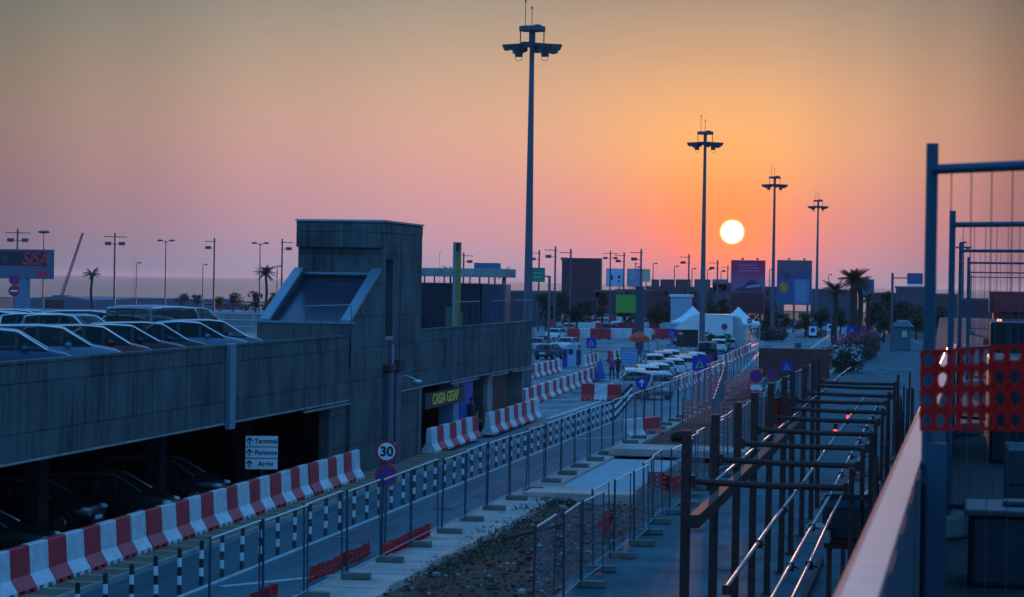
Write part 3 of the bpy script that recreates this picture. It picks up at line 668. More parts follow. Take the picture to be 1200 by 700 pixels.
net('safety_net', 'red plastic net at the bottom left corner beside the lane', (-14.3, 45.5, 0.0), (-14.3, 49.8, 0.0), 0.3, M_netred, 0.3, 0.085)
# pink net enclosure
def enclosure(px, label, m):
    P = [G(a, c) for a, c in px]
    t_ = thing('net_enclosure', label, 'net enclosure', (P[0].x, P[0].y, 0))
    for i in range(len(P) - 1):
        a = P[i] - P[0]; c = P[i + 1] - P[0]; net('net', None, (a.x, a.y, 0.05), (c.x, c.y, 0.05), 1.15, m, 0.26, 0.042, 0.05, parent=t_)
        b = MB(); b.tube([(a.x, a.y, 0), (a.x, a.y, 1.3)], 0.03, 6); b.build('stake', M_rust, t_)
    return t_
mpk = mat('faded_pink_net', (0.85, 0.22, 0.20), 0.7)
enclosure([(800, 497), (862, 500), (902, 488), (880, 466), (812, 474)], 'faded pink net fencing off the pit beyond the skewed barrier', mpk)
enclosure([(880, 503), (925, 497), (930, 470)], 'deep red net between the pink enclosure and the leafy plant', M_netred)
enclosure([(826, 458), (893, 452)], 'pink net strip along the lane edge behind the pit', mpk)
enclosure([(963, 422), (983, 424)], 'small red net hung beside the flower hedge', M_netred)
net('safety_net', 'red net heap at the corner of the concrete slab', (-9.4, 76.2, 0.3), (-8.5, 79.0, 0.0), 0.5, M_netred, 0.2, 0.05, 0.15)
net('safety_net', 'small crumpled red net on the dirt behind the second fence', (-9.0, 63, 0.1), (-9.3, 66.5, 0.0), 0.35, M_netred, 0.2, 0.05, 0.12)

# ------------------------------------------------------------------ masts
def floodmast(loc, H, label, n_ant=2):
    t_ = thing('lighting_mast', label, 'lighting mast', loc, random.uniform(-.1, .1), 'high floodlight masts in a line along the road')
    b = MB(); b.tube([(0, 0, 0), (0, 0, 0.25)], 0.55, 14); b.tube([(0, 0, 0.25), (0, 0, H * 0.5), (0, 0, H)], [0.30, 0.21, 0.13], 14); b.build('pole', M_mast, t_, smooth=50)
    b = MB()
    for k in range(24):
        a0 = 2 * math.pi * k / 24; a1 = 2 * math.pi * (k + 1) / 24; b.tube([(0.72 * math.cos(a0), 0.72 * math.sin(a0), H - .25), (0.72 * math.cos(a1), 0.72 * math.sin(a1), H - .25)], 0.07, 6)
    for k in range(4):
        a = math.pi / 4 + k * math.pi / 2; b.tube([(0, 0, H - .25), (0.75 * math.cos(a), 0.75 * math.sin(a), H - .25)], 0.05, 6)
    b.build('ring', M_pole, t_)
    b = MB(); b.tube([(0, 0, H + 0.55), (0, 0, H + 0.8)], 0.78, 16); b.ell((0.3, 0, H + .82), (.3, .3, .12)); b.build('canopy', M_pole, t_)
    b = MB()
    for k in range(4): 
        a = k * math.pi / 2; b = MB(); b.tube([(0.7 * math.cos(a), 0.7 * math.sin(a), H - .2), (0.7 * math.cos(a), 0.7 * math.sin(a), H + .6)], 0.035, 6); b.build('stanchion', M_pole, t_)
    b = MB(); b.tube([(0, 0, H - .2), (0, 0, H + .6)], 0.16, 8); b.build('neck', M_pole, t_)
    for k in range(8):
        a = 2 * math.pi * k / 8 + 0.02
        ca, sa = math.cos(a), math.sin(a); r0, r1 = 0.75, 1.72
        b = MB()
        u = Vector((ca, sa, 0)); v = Vector((-sa, ca, 0))
        c = u * 1.25 + Vector((0, 0, H - 0.32 - (0.10 if k % 2 else 0)))
        tilt = 0.13
        vs = []
        for (du, dv, dz) in ((-.48, -.2, -.14), (.36, -.26, -.26), (.5, -.28, 0.07), (-.5, -.2, 0.13)):
            for s_ in (1, -1): vs.append(b.b.verts.new(c + u * du + v * dv * s_ + Vector((0, 0, dz + 0 * tilt))))
        A = vs[0::2]; B = vs[1::2]
        b.face(A); b.face(B[::-1])
        for i in range(4): b.face([A[i], A[(i + 1) % 4], B[(i + 1) % 4], B[i]])
        b.build('floodlight', M_pole, t_)
    for s_ in (-1, 1):
        b = MB(); b.box(s_ * 0.78 - .2, s_ * 0.78 + .2, -.15, .15, H - .95, H - .42); b.tube([(s_ * .78 + .22 * math.cos(a * math.pi / 6), 0, H - .98 - .22 * math.sin(a * math.pi / 6)) for a in range(7)], 0.015, 5)
        b.build('control_box', M_pole, t_)
    for i, (x, hh) in enumerate(((-0.42, 2.3), (-0.03, 1.9))):
        b = MB(); b.tube([(x, 0, H + .8), (x, 0, H + hh)], 0.022, 5); b.ell((x, 0, H + hh), (.06, .06, .08)); b.build('antenna', M_pole, t_)
    return t_
for px, py, Y, top, lb in ((617, 0, 134.6, 47, 'nearest and tallest looking floodlight mast left of centre'), (823.0, 0, 224.5, 164, 'second floodlight mast standing just left of the sun'), (905.5, 0, 310, 214, 'third floodlight mast between the two large billboards'), (957, 0, 394, 240, 'farthest small floodlight mast right of the blue billboard')):
    q = PY(px + {617: 2.6, 823.0: 1.2, 905.5: 1, 957: .8}[px], 300, Y); H = PY(px, top, Y).z
    floodmast((q.x, Y, -0.03), H, lb)
q = PY(1129, 300, 520); floodmast((q.x, 520, 0), PY(1129, 288, 520).z, 'tiny distant floodlight mast seen behind the right hand fence posts')

# ------------------------------------------------------------------ street lamps and cross poles (far left and middle)
def crosspole(px, top, Y, lb, r=1.0, side=0, arms=1):
    q = PY(px, top, Y); H = q.z
    t_ = thing('cross_pole', lb, 'floodlight pole', (q.x, Y, 0), -THETA, 'far poles with a thin crossbar and small floodlights')
    b = MB(); b.tube([(0, 0, 0), (0, 0, H)], [0.15 * r, 0.12 * r], 8); b.build('pole', M_pole, t_)
    x0, x1 = (-1.6, 1.6) if side == 0 else ((-1.5, 0.25) if side < 0 else (-0.25, 1.5))
    b = MB(); b.tube([(x0 * r, 0, H - .45 * r), (x1 * r, 0, H - .5 * r)], 0.055 * r, 6); b.tube([(x0 * .8 * r, 0, H - 1.35 * r), (x1 * .8 * r, 0, H - 1.35 * r)], 0.04 * r, 6); b.build('crossbar', M_pole, t_)
    for xx in (-1.15, -0.75, 0.75, 1.15):
        if side < 0 and xx > 0: continue
        if side > 0 and xx < 0: continue
        b = MB(); b.box(xx * r - .16 * r, xx * r + .16 * r, -.15, .15, H - 1.5 * r, H - 1.1 * r); b.build('floodlight', M_pole, t_)
def lamp(px, top, Y, lb, kind='double', r=1.0):
    q = PY(px, top, Y); H = q.z
    t_ = thing('street_lamp', lb, 'street lamp', (q.x, Y, 0), -THETA, 'far street lamps')
    b = MB(); b.tube([(0, 0, 0), (0, 0, H)], [0.11 * r, 0.07 * r], 8); b.build('pole', M_pole, t_)
    if kind == 'double':
        for s_ in (-1, 1):
            b = MB(); b.tube([(0, 0, H - .3), (s_ * .5 * r, 0, H)], 0.04 * r, 5); b.build('arm', M_pole, t_)
            b = MB(); b.ell((s_ * .85 * r, 0, H - .0), (.42 * r, .2, .13 * r)); b.build('lamp_head', M_pole, t_)
    elif kind == 'single':
        b = MB(); b.tube([(0, 0, H - .1), (.4 * r, 0, H)], 0.04 * r, 5); b.ell((.5 * r, 0, H), (.35 * r, .2, .12 * r)); b.build('lamp_head', M_pole, t_)
    else:
        b = MB(); b.ell((-.3 * r, 0, H), (.45 * r, .4, .17 * r)); b.ell((.3 * r, 0, H), (.45 * r, .4, .17 * r)); b.build('lamp_head', M_pole, t_)
crosspole(21, 268, 250, 'tall cross pole rising behind the wide red lettered sign'); crosspole(135, 273, 270, 'cross pole right of the small left palm')
crosspole(251.5, 279, 300, 'cross pole between the two double lamps with floodlights on its left', side=-1); crosspole(331, 280, 300, 'cross pole just left of the concrete stair tower', side=1)
crosspole(543.5, 296, 330, 'cross pole behind the kiosk roof', side=1); crosspole(632, 293, 330, 'cross pole behind the green road sign', side=-1); crosspole(651, 289, 300, 'cross pole right of the green road sign', side=-1)
crosspole(669, 292, 300, 'cross pole peeping over the dark billboard', side=-1); crosspole(715.5, 294, 330, 'cross pole behind the white billboard, left one', side=0, r=.8)
crosspole(731.5, 296, 350, 'thinner cross pole behind the white billboard, right one', side=-1); crosspole(751.5, 292, 300, 'cross pole behind the picture billboard', side=-1); crosspole(807.5, 298, 360, 'cross pole left of the second mast', side=-1)
crosspole(841, 305, 380, 'cross pole between second mast and purple billboard', side=-1); crosspole(853, 311, 420, 'small cross pole touching the purple billboard edge', side=-1, r=.8); crosspole(745, 307, 460, 'small cross pole between two taller ones over the picture billboard', side=1, r=.8)
lamp(51.5, 272, 260, 'street lamp with one flat head behind the lettered sign', 'flat'); lamp(194.5, 282, 280, 'double headed street lamp left of the tower, first'); lamp(305, 285, 290, 'double headed street lamp beside the taller palm')
lamp(160, 308, 420, 'thin single lamp between cross pole and double lamp', 'single', 1.2); lamp(157, 301, 420, 'thinnest bare looking lamp pole beside a thin lamp', 'single', .3); lamp(238, 310, 420, 'thin single lamp left of the left facing cross pole', 'single', 1.2); lamp(325, 312, 430, 'thin lamp right of the taller palm', 'single', 1.2)
lamp(515, 296, 400, 'thin pole above the kiosk roof', 'single', .4); lamp(765.5, 309, 480, 'thin far lamp right of the picture billboard', 'single', 1.2); lamp(790.5, 312, 480, 'thin far lamp over the row of dark boards', 'single', 1.2); lamp(811, 315, 500, 'thin far lamp just left of the second mast', 'single', 1.2)
lamp(829, 316, 500, 'thin far lamp just right of the second mast', 'single', 1.1); lamp(845, 318, 520, 'thinnest far lamp before the purple billboard', 'single', 1.1); lamp(902, 316, 500, 'thin far lamp in the gap between the large billboards', 'single', 1.2); lamp(971, 322, 500, 'thin far lamp left of the big palms', 'single', 1.0)
# crane boom
a = PY(97, 273, 600); c = PY(72, 347, 600)
t_ = thing('crane_boom', 'thin leaning lattice crane boom on the far left skyline', 'crane', (c.x, 600, c.z))
d = a - c; b = MB()
for o1 in ((-.35, 0), (.35, 0), (0, .5)): b.tube([(o1[0], o1[1], 0), (d.x + o1[0] * .6, o1[1] * .6, d.z)], 0.13, 5)
for i in range(18):
    f0, f1 = i / 18, (i + 1) / 18; s_ = 1 if i % 2 else -1; b.tube([(d.x * f0 + .35 * s_, 0, d.z * f0), (d.x * f1 - .35 * s_, 0, d.z * f1)], 0.07, 4)
b.build('lattice', M_pole, t_)
b = MB(); b.box(-2, 2, -1.5, 1.5, -c.z, 0.2); b.build('cab', M_pole, t_)

# ------------------------------------------------------------------ palms, trees, bushes
def palm(px, top, Y, lb, R_=2.2, trunk=0.2, fr=26, base=0.0, droop=1.0, seed=0):
    rd = random.Random(seed + int(px)); q = PY(px, top, Y); H = q.z - R_ * 0.35
    t_ = thing('palm_tree', lb, 'palm tree', (q.x, Y, base), rd.uniform(0, 6), 'palm trees')
    b = MB(); n = 10; b.tube([(0.12 * math.sin(i * .7), 0, (H - base) * i / n) for i in range(n + 1)], [trunk * (1.25 - .3 * i / n) * (1 + 0.08 * (i % 2)) for i in range(n + 1)], 10); b.build('trunk', M_trunk, t_)
    b = MB(); zt = H - base
    for k in range(fr):
        a = 2 * math.pi * k * 0.618 * 1.0 + rd.uniform(-.2, .2); up = rd.uniform(-0.15, 1.45); ln = R_ * rd.uniform(.8, 1.1)
        pts = []; 
        for s in range(9):
            tt = s / 8; r_ = ln * tt * math.cos(up * (1 - tt * .3) * .8); z = zt + ln * (math.sin(up) * tt - droop * .52 * tt * tt * (1.0 if up < .8 else .55)); pts.append(Vector((r_ * math.cos(a), r_ * math.sin(a), z)))
        b.tube(pts, [0.035 - 0.003 * i for i in range(9)], 4)
        for s in range(1, 9):
            for sub in (0, .5):
                p0 = pts[s - 1].lerp(pts[s], sub) if s < 9 else pts[s]; dd = (pts[s] - pts[s - 1]).normalized(); sd = Vector((-math.sin(a), math.cos(a), 0))
                l2 = R_ * 0.30 * (1 - abs(s / 8 - .45) * .9)
                for sg in (-1, 1):
                    e = p0 + sd * sg * l2 * .8 + dd * l2 * .9 + Vector((0, 0, -l2 * .35 + rd.uniform(-.05, .05))); wv = dd * 0.055
                    b.face([p0 - wv, p0 + wv, e])
    b.build('crown', M_palm, t_); return t_
palm(108, 318, 300, 'small palm alone left of the first tall cross pole', 1.4, .16, 18); palm(312, 316, 300, 'slim palm beside the double headed lamp near the tower', 1.7, .16, 24)
palm(590, 316, 330, 'small palm behind the kiosk roof end', 1.5, .15, 18); palm(528, 316, 360, 'palm crown half hidden by the square column', 1.7, .15, 16)
palm(979, 335, 285, 'left and lowest of the dark palms beside the service road', 1.9, .3, 34); palm(1001, 322, 292, 'tallest thick palm in the middle of the palm group', 2.3, .42, 60); palm(1008, 328, 296, 'palm just behind the tallest palm', 1.8, .3, 36); palm(1018, 346, 300, 'right and shortest palm in front of the blue sign', 1.3, .22, 22)

def leafmass(b, c, r, n, size, rd, hollow=0.5):
    for _ in range(n):
        while True:
            p = Vector((rd.uniform(-1, 1), rd.uniform(-1, 1), rd.uniform(-1, 1)))
            if hollow < p.length < 1: break
        p = Vector((c[0] + p.x * r[0], c[1] + p.y * r[1], c[2] + p.z * r[2]))
        u = Vector((rd.gauss(0, 1), rd.gauss(0, 1), rd.gauss(0, 1))).normalized(); v = u.orthogonal().normalized(); s = size * rd.uniform(.5, 1.2)
        b.face([p - u * s, p - v * s * .6, p + u * s, p + v * s * .6])
def tree(px, Y, top, wpx, lb, base_py=None, seed=1, m=None, name='tree', cat='tree', group=None, dens=1.0):
    rd = random.Random(seed * 31 + int(px)); q = PY(px, top, Y); H = max(q.z, 1.0); W = wpx / FPX * Y
    t_ = thing(name, lb, cat, (q.x, Y, 0), 0, group)
    b = MB(); b.tube([(0, 0, 0), (0.05, 0, H * .3), (0, 0.05, H * .6)], [0.05 * H * .6, .04 * H * .6, .02 * H], 7)
    for k in range(4):
        a = rd.uniform(0, 6.28); b.tube([(0.03, 0, H * .3), (W * .25 * math.cos(a), W * .25 * math.sin(a), H * .7)], [.02 * H, .008 * H], 5)
    b.build('trunk', M_trunk, t_)
    b = MB(); ncl = 12
    for k in range(ncl):
        a = rd.uniform(0, 6.28); rr = rd.uniform(0, .36) * W; z = H * rd.uniform(.35, .86); s = rd.uniform(.16, .28) * min(W, H * 1.4)
        leafmass(b, (rr * math.cos(a) * 1.0, rr * math.sin(a), z), (s, s, min(s * .8, H - z)), int(70 * dens), max(0.10, min(0.3, H * .045)), rd, .3)
    b.build('crown', m or M_leafd, t_); return t_
for i, (px, Y, top, wpx, lb) in enumerate(((212, 470, 343, 22, 'dark bush on the far left skyline beyond the van'), (231, 480, 344, 14, 'small dark bush right of a wider one on the far skyline'), (258, 440, 346, 24, 'dark bush behind the coloured cars, left'), (274, 440, 343, 26, 'rounded dark bush behind the coloured cars, middle'), (300, 430, 340, 22, 'dark bush at the foot of the slim palm'), (322, 430, 341, 20, 'dark bush right of the slim palm'), (343, 430, 347, 18, 'dark bush touching the stair tower edge'),
        (570, 300, 334, 34, 'dark tree behind the kiosk end'), (585, 290, 345, 24, 'low bush right of the kiosk'), (640, 330, 343, 40, 'broad dark tree below the green road sign'), (662, 360, 340, 30, 'dark tree left of the dark billboard'), (706, 330, 332, 14, 'narrow tree showing right of the dark billboard'), (690, 350, 350, 40, 'low dark tree under the dark billboard'), (1043, 360, 338, 18, 'dark round tree left of the road sign gantry'), (1030, 370, 350, 22, 'low tree right of the palms'), (1062, 340, 352, 26, 'low tree below the blue overhead sign'), (890, 420, 352, 30, 'dark tree between the large billboards'))):
    tree(px, Y, top, wpx, lb, seed=i + 3, dens=.8)
rdt = random.Random(77)
kinds = ('narrow dark tree', 'broad dark tree', 'rounded dark shrub', 'ragged dark tree')
for i, (px, Y, top, wpx, where) in enumerate(((676, 300, 350, 20, 'under the left half of the dark billboard'), (733, 330, 352, 18, 'behind the green panel'), (770, 330, 350, 26, 'behind the left tent'), (792, 340, 352, 22, 'between cabin and second mast'), (808, 350, 346, 18, 'directly behind the second mast'), (834, 340, 350, 26, 'above the tarpaulin shelter'), (848, 350, 345, 20, 'touching the left edge of the purple billboard'), (903, 330, 356, 22, 'in the gap between the large billboards'), (920, 330, 366, 20, 'under the leaping figure of the blue billboard'), (944, 320, 364, 22, 'under the pale text box of the blue billboard'), (962, 330, 358, 24, 'at the foot of the farthest mast'), (985, 340, 356, 22, 'behind the left palm trunk'), (1022, 320, 352, 22, 'right of the shortest palm'), (1036, 300, 362, 24, 'above the pink shrub'), (1054, 330, 350, 24, 'behind the road sign gantry post'), (1074, 320, 356, 30, 'left of the second fence post'), (1100, 320, 356, 26, 'seen between the two nearest fence posts'))):
    tree(px, Y, top, wpx, kinds[i % 4] + ' ' + where, seed=40 + i, m=(M_leafd, M_leaf)[i % 2], dens=1.0)
def bush(px, py, h, wpx, lb, m=M_leaf, n=900, size=.12, flowers=None, Yl=None, name='bush', cat='bush'):
    p = G(px, py); rd = random.Random(int(px * 3 + py)); W = wpx / FPX * p.y
    t_ = thing(name, lb, cat, (p.x, p.y, 0)); b = MB(); dy = Yl or W
    for k in range(7):
        a = rd.uniform(-.38, .38) * W; c = rd.uniform(-.4, .4) * dy; hh = h * rd.uniform(.7, 1.0)
        leafmass(b, (a, c, hh * .5), (W * .25, dy * .25, hh * .52), n // 7, size, rd, .2)
    b.build('foliage', m, t_)
    b = MB()
    for k in range(5): b.tube([(0, 0, -0.05), (rd.uniform(-.3, .3) * W, rd.uniform(-.3, .3) * dy, h * .6)], [.04, .02], 5)
    b.build('stem', M_trunk, t_)
    if flowers:
        b = MB()
        for k in range(n // 7):
            p_ = (rd.uniform(-.45, .45) * W, rd.uniform(-.5, .5) * dy, h * rd.uniform(.45, 1.0)); leafmass(b, p_, (.1, .1, .1), 1, size, rd, 0)
        fo_ = b.build('flowers', flowers, t_); fo_['kind'] = 'stuff'
    return t_
bush(841, 412, 2.3, 34, 'dark round bush in front of the grey tarpaulin shelter', M_leafd, 1500, .14, Yl=3.5)
bush(912, 496, 2.1, 40, 'leafy plant with pale flecks in front of the brown hoarding', M_leaf, 1200, .10, M_flowerp)
bush(800, 518, .5, 30, 'dry brown shrub on the end of the concrete lip', M_soil, 500, .08)
bush(1003, 418, 2.2, 46, 'red flowering hedge beside the service road', M_leafd, 3600, .17, M_flower, Yl=30)
bush(992, 436, 2.2, 38, 'grey green shrub with pale blooms at the near end of the hedge', M_leafd, 2200, .14, M_flowerp, Yl=7)
bush(1024, 400, 1.6, 22, 'pink flowering shrub at the far end of the hedge', M_leafd, 900, .15, M_flower, Yl=14)
bush(933, 386, 1.9, 40, 'olive shrub with pale blooms below the blue billboard', M_leaf, 900, .2, M_flowerp)
bush(905, 388, 1.8, 30, 'rust coloured shrub left of the blue billboard legs', M_leafd, 800, .2, mat('orange_flower', (.4, .1, .02), .7)); bush(1016, 408, 1.9, 30, 'dark red shrub between the flower hedge and the pink shrub', M_leafd, 1500, .17, M_flower, Yl=12); bush(962, 380, 2.0, 26, 'dark shrub at the foot of the farthest mast', M_leafd, 700, .2)
bush(650, 377, 1.3, 90, 'long olive hedge at the back of the forecourt, left part', M_leaf, 1600, .25, Yl=8); bush(720, 376, 1.4, 60, 'long dark hedge at the back of the forecourt, right part', M_leafd, 1200, .25, Yl=8)
bush(902, 399, 1.7, 40, 'dark reddish hedge along the lane left of the far plates', M_leafd, 1000, .2, M_flower, Yl=14); bush(955, 396, 1.2, 26, 'low dark planting beside the farther white plate', M_leafd, 500, .18, M_flower, Yl=8)
bush(780, 372, 2.0, 70, 'dark hedge below the row of boards', M_leafd, 1300, .3, Yl=10); bush(870, 378, 1.8, 40, 'dark hedge behind the right tent', M_leafd, 900, .25)
# weeds on the dirt
wb = MB(); rd = random.Random(5)
for cx, cy, n in ((615, 600, 200), (650, 592, 260), (590, 640, 200), (560, 655, 160), (521, 668, 160), (572, 628, 120), (640, 588, 160), (600, 618, 120), (505, 680, 80), (560, 640, 90), (700, 630, 80)):
    p = G(cx, cy)
    for _ in range(int(n * .55)):
        x, y = p.x + rd.gauss(0, .3), p.y + rd.gauss(0, .8); h = rd.uniform(.04, .22); dx, dy = rd.gauss(0, .1), rd.gauss(0, .1)
        wb.face([(x - .012, y, .05), (x + .012, y, .05), (x + dx, y + dy, .05 + h)]); wb.face([(x + dx * .5, y + dy * .5, h * .5), (x + dx + .05, y + dy, h * .7), (x + dx * .8, y + .05, h * .75)])
o = wb.build('weeds', M_leaf); o['kind'] = 'stuff'
rb = MB(); rd = random.Random(8)
for _ in range(1500):
    x, y = rd.uniform(-12.0, -8.6), rd.uniform(40, 74); s = rd.uniform(.015, .07) * (1 if rd.random() < .95 else 1.8)
    rb.mi = rd.choice((0, 0, 0, 0, 0, 0, 0, 0, 0, 0, 3, 3, 3, 3, 1, 2)); rb.ell((x, y, .05 + 0.1 * noise.noise(Vector((x * .9 + 4, y * .9, 4)))), (s, s * rd.uniform(.6, 1.3), s * .6), 5, 3)
o = rb.build('rubble', [M_dirt, M_concp, M_conclight, M_soil]); o['kind'] = 'stuff'
b = MB(); b.tube([(0, 0, 0), (1.2, 2.0, .2)], .05, 6); o = b.build('steel_bar', M_rust, loc=(*G(590, 640).xy, .2)); tag(o, 'dark bar lying across the rubble beside the weeds', 'steel bar')

# ------------------------------------------------------------------ rusty portal frames
def portal(Y, lb_i):
    t_ = thing('portal_frame', 'rusty square tube portal frame in the receding row beside the handrail', 'steel frame', (0, Y, 0), 0, 'rusty portal frames in a receding row')
    b = MB(); b.box(-3.87, -3.73, -.07, .07, 0, 4.76); b.build('post', M_rust, t_, bevel=.01)
    b = MB(); b.box(-1.345, -1.265, -.05, .05, 0, 4.28); b.build('post', M_rust, t_, bevel=.01)
    b = MB(); b.tube([(-3.72, 0, 4.0), (-3.1, .01, 3.985), (-2.5, 0, 3.97), (-1.9, -.01, 3.975), (-1.35, 0, 3.97)], .05, 8); b.build('crossbar', M_rust, t_)
    b = MB(); b.box(-3.95, -3.65, -.15, .15, 0.001, .02); b.build('base_plate', M_rust, t_)
    b = MB(); b.cbox((-3.69, 0, 4.0), (.06, .17, .2)); b.build('clamp', M_rust, t_, bevel=.008)
    b = MB(); b.cbox((-1.39, 0, 3.97), (.07, .14, .17)); b.build('clamp', M_rust, t_, bevel=.008)
    b = MB(); b.box(-3.86, -3.74, -.06, .06, 4.762, 4.775); b.build('post_cap', M_rust, t_)
    return kids(t_)
pf = portal(35.6, 0)
ys = [35.6 + 4.37 * i for i in range(10)]
for i, y in enumerate(ys[1:]):
    o = dup(pf); o.location = (0.02 * math.sin(i * 2.1), y + .05 * math.sin(i), 0.02 * math.sin(i * 3)); o.rotation_euler = (R(random.uniform(-.5, .5)), R(random.uniform(-.35, .35)), R(random.uniform(-1.2, 1.2)))
b = MB(); b.box(-3.71, -3.55, 35.2, 62, 3.33, 3.53); o = b.build('long_beam', M_rust, bevel=.01); tag(o, 'thick rusty beam running along the left posts of the frames', 'steel beam')
b = MB(); b.box(-3.0, -2.86, 35.2, 60, 0.0, 0.12); o = b.build('floor_channel', M_rust); tag(o, 'rusty channel lying on the asphalt between the frames', 'steel channel')
def pipe(x, z, y0, y1, lb, r=.05, segs=6, xe=None):
    t_ = thing('scaffold_pipe', lb, 'scaffold pipe', (x, y0, z)); n = segs; rd = random.Random(int(x * 100))
    b = MB(); b.tube([((((xe or x) - x) * i / n) + rd.uniform(-.02, .02), (y1 - y0) * i / n, rd.uniform(-.03, .03)) for i in range(n + 1)], r, 10); b.build('tube', M_pipe, t_, smooth=True)
    for i in range(0, int((y1 - y0) / 4.37) + 1):
        yy = i * 4.37
        b = MB(); b.cbox((((xe or x) - x) * yy / (y1 - y0), yy, -.02), (.085, .07, .10)); b.tube([(0.04, yy, -.02), (.10, yy, -.04)], .012, 6); b.build('clamp', M_rust, t_, bevel=.01)
pipe(-3.48, 3.90, 36, 92, 'bright steel tube clamped beside the left posts of the frames', .026)
pipe(-2.13, 3.90, 24, 66, 'bright steel tube clamped across the middle of the frames', .026)
pipe(-1.63, 3.88, 22, 62, 'thicker bright steel tube near the right posts of the frames', .024)
pipe(-1.42, 3.90, 22, 52, 'thin steel tube closest to the right posts of the frames', .018)
# things under the frames at the right
def mesh_crate(c, d, lb, m=M_plastic, nm='storage_crate'):
    t_ = thing(nm, lb, 'crate', c); b = MB(); w_, l_, h_ = d
    b.box(-w_ / 2, w_ / 2, -l_ / 2, l_ / 2, 0, .06)
    for x in (-w_ / 2, w_ / 2 - .05): b.box(x, x + .05, -l_ / 2 + .051, l_ / 2 - .051, .062, h_)
    for y_ in (-l_ / 2, l_ / 2 - .05): b.box(-w_ / 2, w_ / 2, y_, y_ + .05, .062, h_)
    b.build('shell', m, t_, bevel=.01)
    b = MB(); b.box(-w_ / 2 - .03, w_ / 2 + .03, -l_ / 2 - .03, -l_ / 2 - .002, h_ - .12, h_ + .02); b.box(-w_ / 2 - .03, -w_ / 2 - .002, -l_ / 2, l_ / 2, h_ - .12, h_ + .02); b.build('rim', M_galv2, t_)
mesh_crate((-1.75, 46.0, 2.2), (.9, 1.6, .7), 'dark open crate on the platform below the first crossbars')
b = MB(); b.box(-.45, .35, -3, 4, 1.9, 2.15); b.box(-.4, -.3, -2.9, -2.8, 0, 1.899); b.box(-.4, -.3, 3.8, 3.9, 0, 1.899); b.box(.2, .3, -2.9, -2.8, 0, 1.899); b.box(.2, .3, 3.8, 3.9, 0, 1.899); o = b.build('work_platform', M_bronze, loc=(-1.75, 49, 0)); tag(o, 'brown boarded work platform beside the right posts of the frames', 'platform')
b = MB(); b.box(-.22, .22, -.4, .4, 0, .3); b.box(-.18, .18, -.41, -.403, .08, .24); o = b.build('cement_bag', M_concp, loc=(-2.25, 45, 2.16), bevel=.09); tag(o, 'pale cement bag standing at the platform edge', 'bag')
b = MB(); b.prism([(-.6, 0), (.6, 0), (.1, .55)], 'y', -.6, .6); o = b.build('folded_sheet', M_galv, loc=(-1.4, 52, 2.17)); tag(o, 'folded metal sheet propped like a ridge on the platform', 'metal sheet')
for i in range(9):
    a_ = (-1.2, 37 + i * 4.37, .3 if i % 2 else 3.7); c_ = (-1.2, 37 + i * 4.37 + 3.4, 3.7 if i % 2 else .3)
    b = MB(); b.tube([(0, 0, 0), (0.02, 1.7, (c_[2] - a_[2]) / 2 + .03), (0, 3.4, c_[2] - a_[2])], .028, 6); o = b.build('scaffold_brace', M_rust, loc=a_); tag(o, 'rusty diagonal brace tube between the right posts of the frames', 'brace', 'diagonal braces of the rusty frames')
for i in range(14):
    b = MB(); b.tube([(0, 0, 0), (random.uniform(-.06, .06), random.uniform(-.1, .1), random.uniform(3.4, 4.6))], .03, 6); o = b.build('scaffold_pole', M_rust, loc=(-.95 + random.uniform(-.12, .1), 39.5 + i * 3.1, 0)); tag(o, 'rusty upright scaffold pole standing close to the terrace wall', 'scaffold pole', 'upright scaffold poles by the terrace wall')
for i, (x, y_, z_, ln_, a1, a2, lb) in enumerate(((-2.3, 47.5, 2.2, 2.6, 20, -8, 'short plank lying across the platform'), (-1.5, 45.3, 1.2, 2.4, 75, 35, 'plank leaning up against the platform edge'), (-1.9, 54, 2.6, 3.0, 60, 14, 'long plank sloping over the platform behind the cement bag'), (-1.7, 62, 2.2, 3.2, 82, -20, 'plank slung low between the right posts'))):
    b = MB(); b.box(0, ln_, -.1, .1, -.02, .02); o = b.build('timber_plank', M_bronze, loc=(x, y_, z_), bevel=.004); o.rotation_euler = (0, R(-a2), R(a1)); tag(o, lb, 'plank')
for i, (x, y_, z_) in enumerate(((-1.75, 100, 3.6), (-2.5, 88, 3.6))):
    t_ = thing('warning_lamp', ('lit red warning lamp hanging higher among the far frames', 'lit red warning lamp hanging lower among the nearer frames')[i], 'warning lamp', (G(994 if i == 0 else 979, 489 if i == 0 else 506, 3.4).x, G(994 if i == 0 else 979, 489 if i == 0 else 506, 3.4).y, 3.4))
    b = MB(); b.ell((0, 0, 0), (.055, .055, .07)); b.build('lens', mat('lit_red', (.8, .02, .02), .3, emit=((1, .06, .03), 3.0)), t_, smooth=True)
    b = MB(); b.box(-.05, .05, -.04, .04, .06, .2); b.build('housing', M_plastic, t_)

# ------------------------------------------------------------------ terrace: floor, parapet with handrail, fence frames, stores
TF = 5.4
b = MB(); b.box(-0.18, 14, -6, 130, TF - .4, TF); struct(b.build('terrace_floor', mat('terrace_screed', (.018, .02, .024), .85, vary=.4, vscale=1.2)))
RZ = -math.atan(35 / FPX)
b = MB(); b.box(-0.24, -0.180, -6, 26, 0, TF + .93); o = b.build('terrace_wall', mat('terrace_wall_paint', (.025, .055, .075), .7, vary=.2, vscale=1.0)); o.rotation_euler = (0, 0, RZ); tag(o, 'terrace edge wall carrying the pale handrail in the foreground', 'wall')
b = MB(); b.prism([(-.026, 0), (.048, 0), (.052, .012), (.048, .022), (-.024, .026), (-.029, .012)], 'y', -6, 26)
o = b.build('handrail', M_rail, loc=(-.222, 0, TF + .974), smooth=30); o.rotation_euler = (0, 0, RZ); tag(o, 'wide pale metal handrail running away in the blurred foreground', 'handrail')
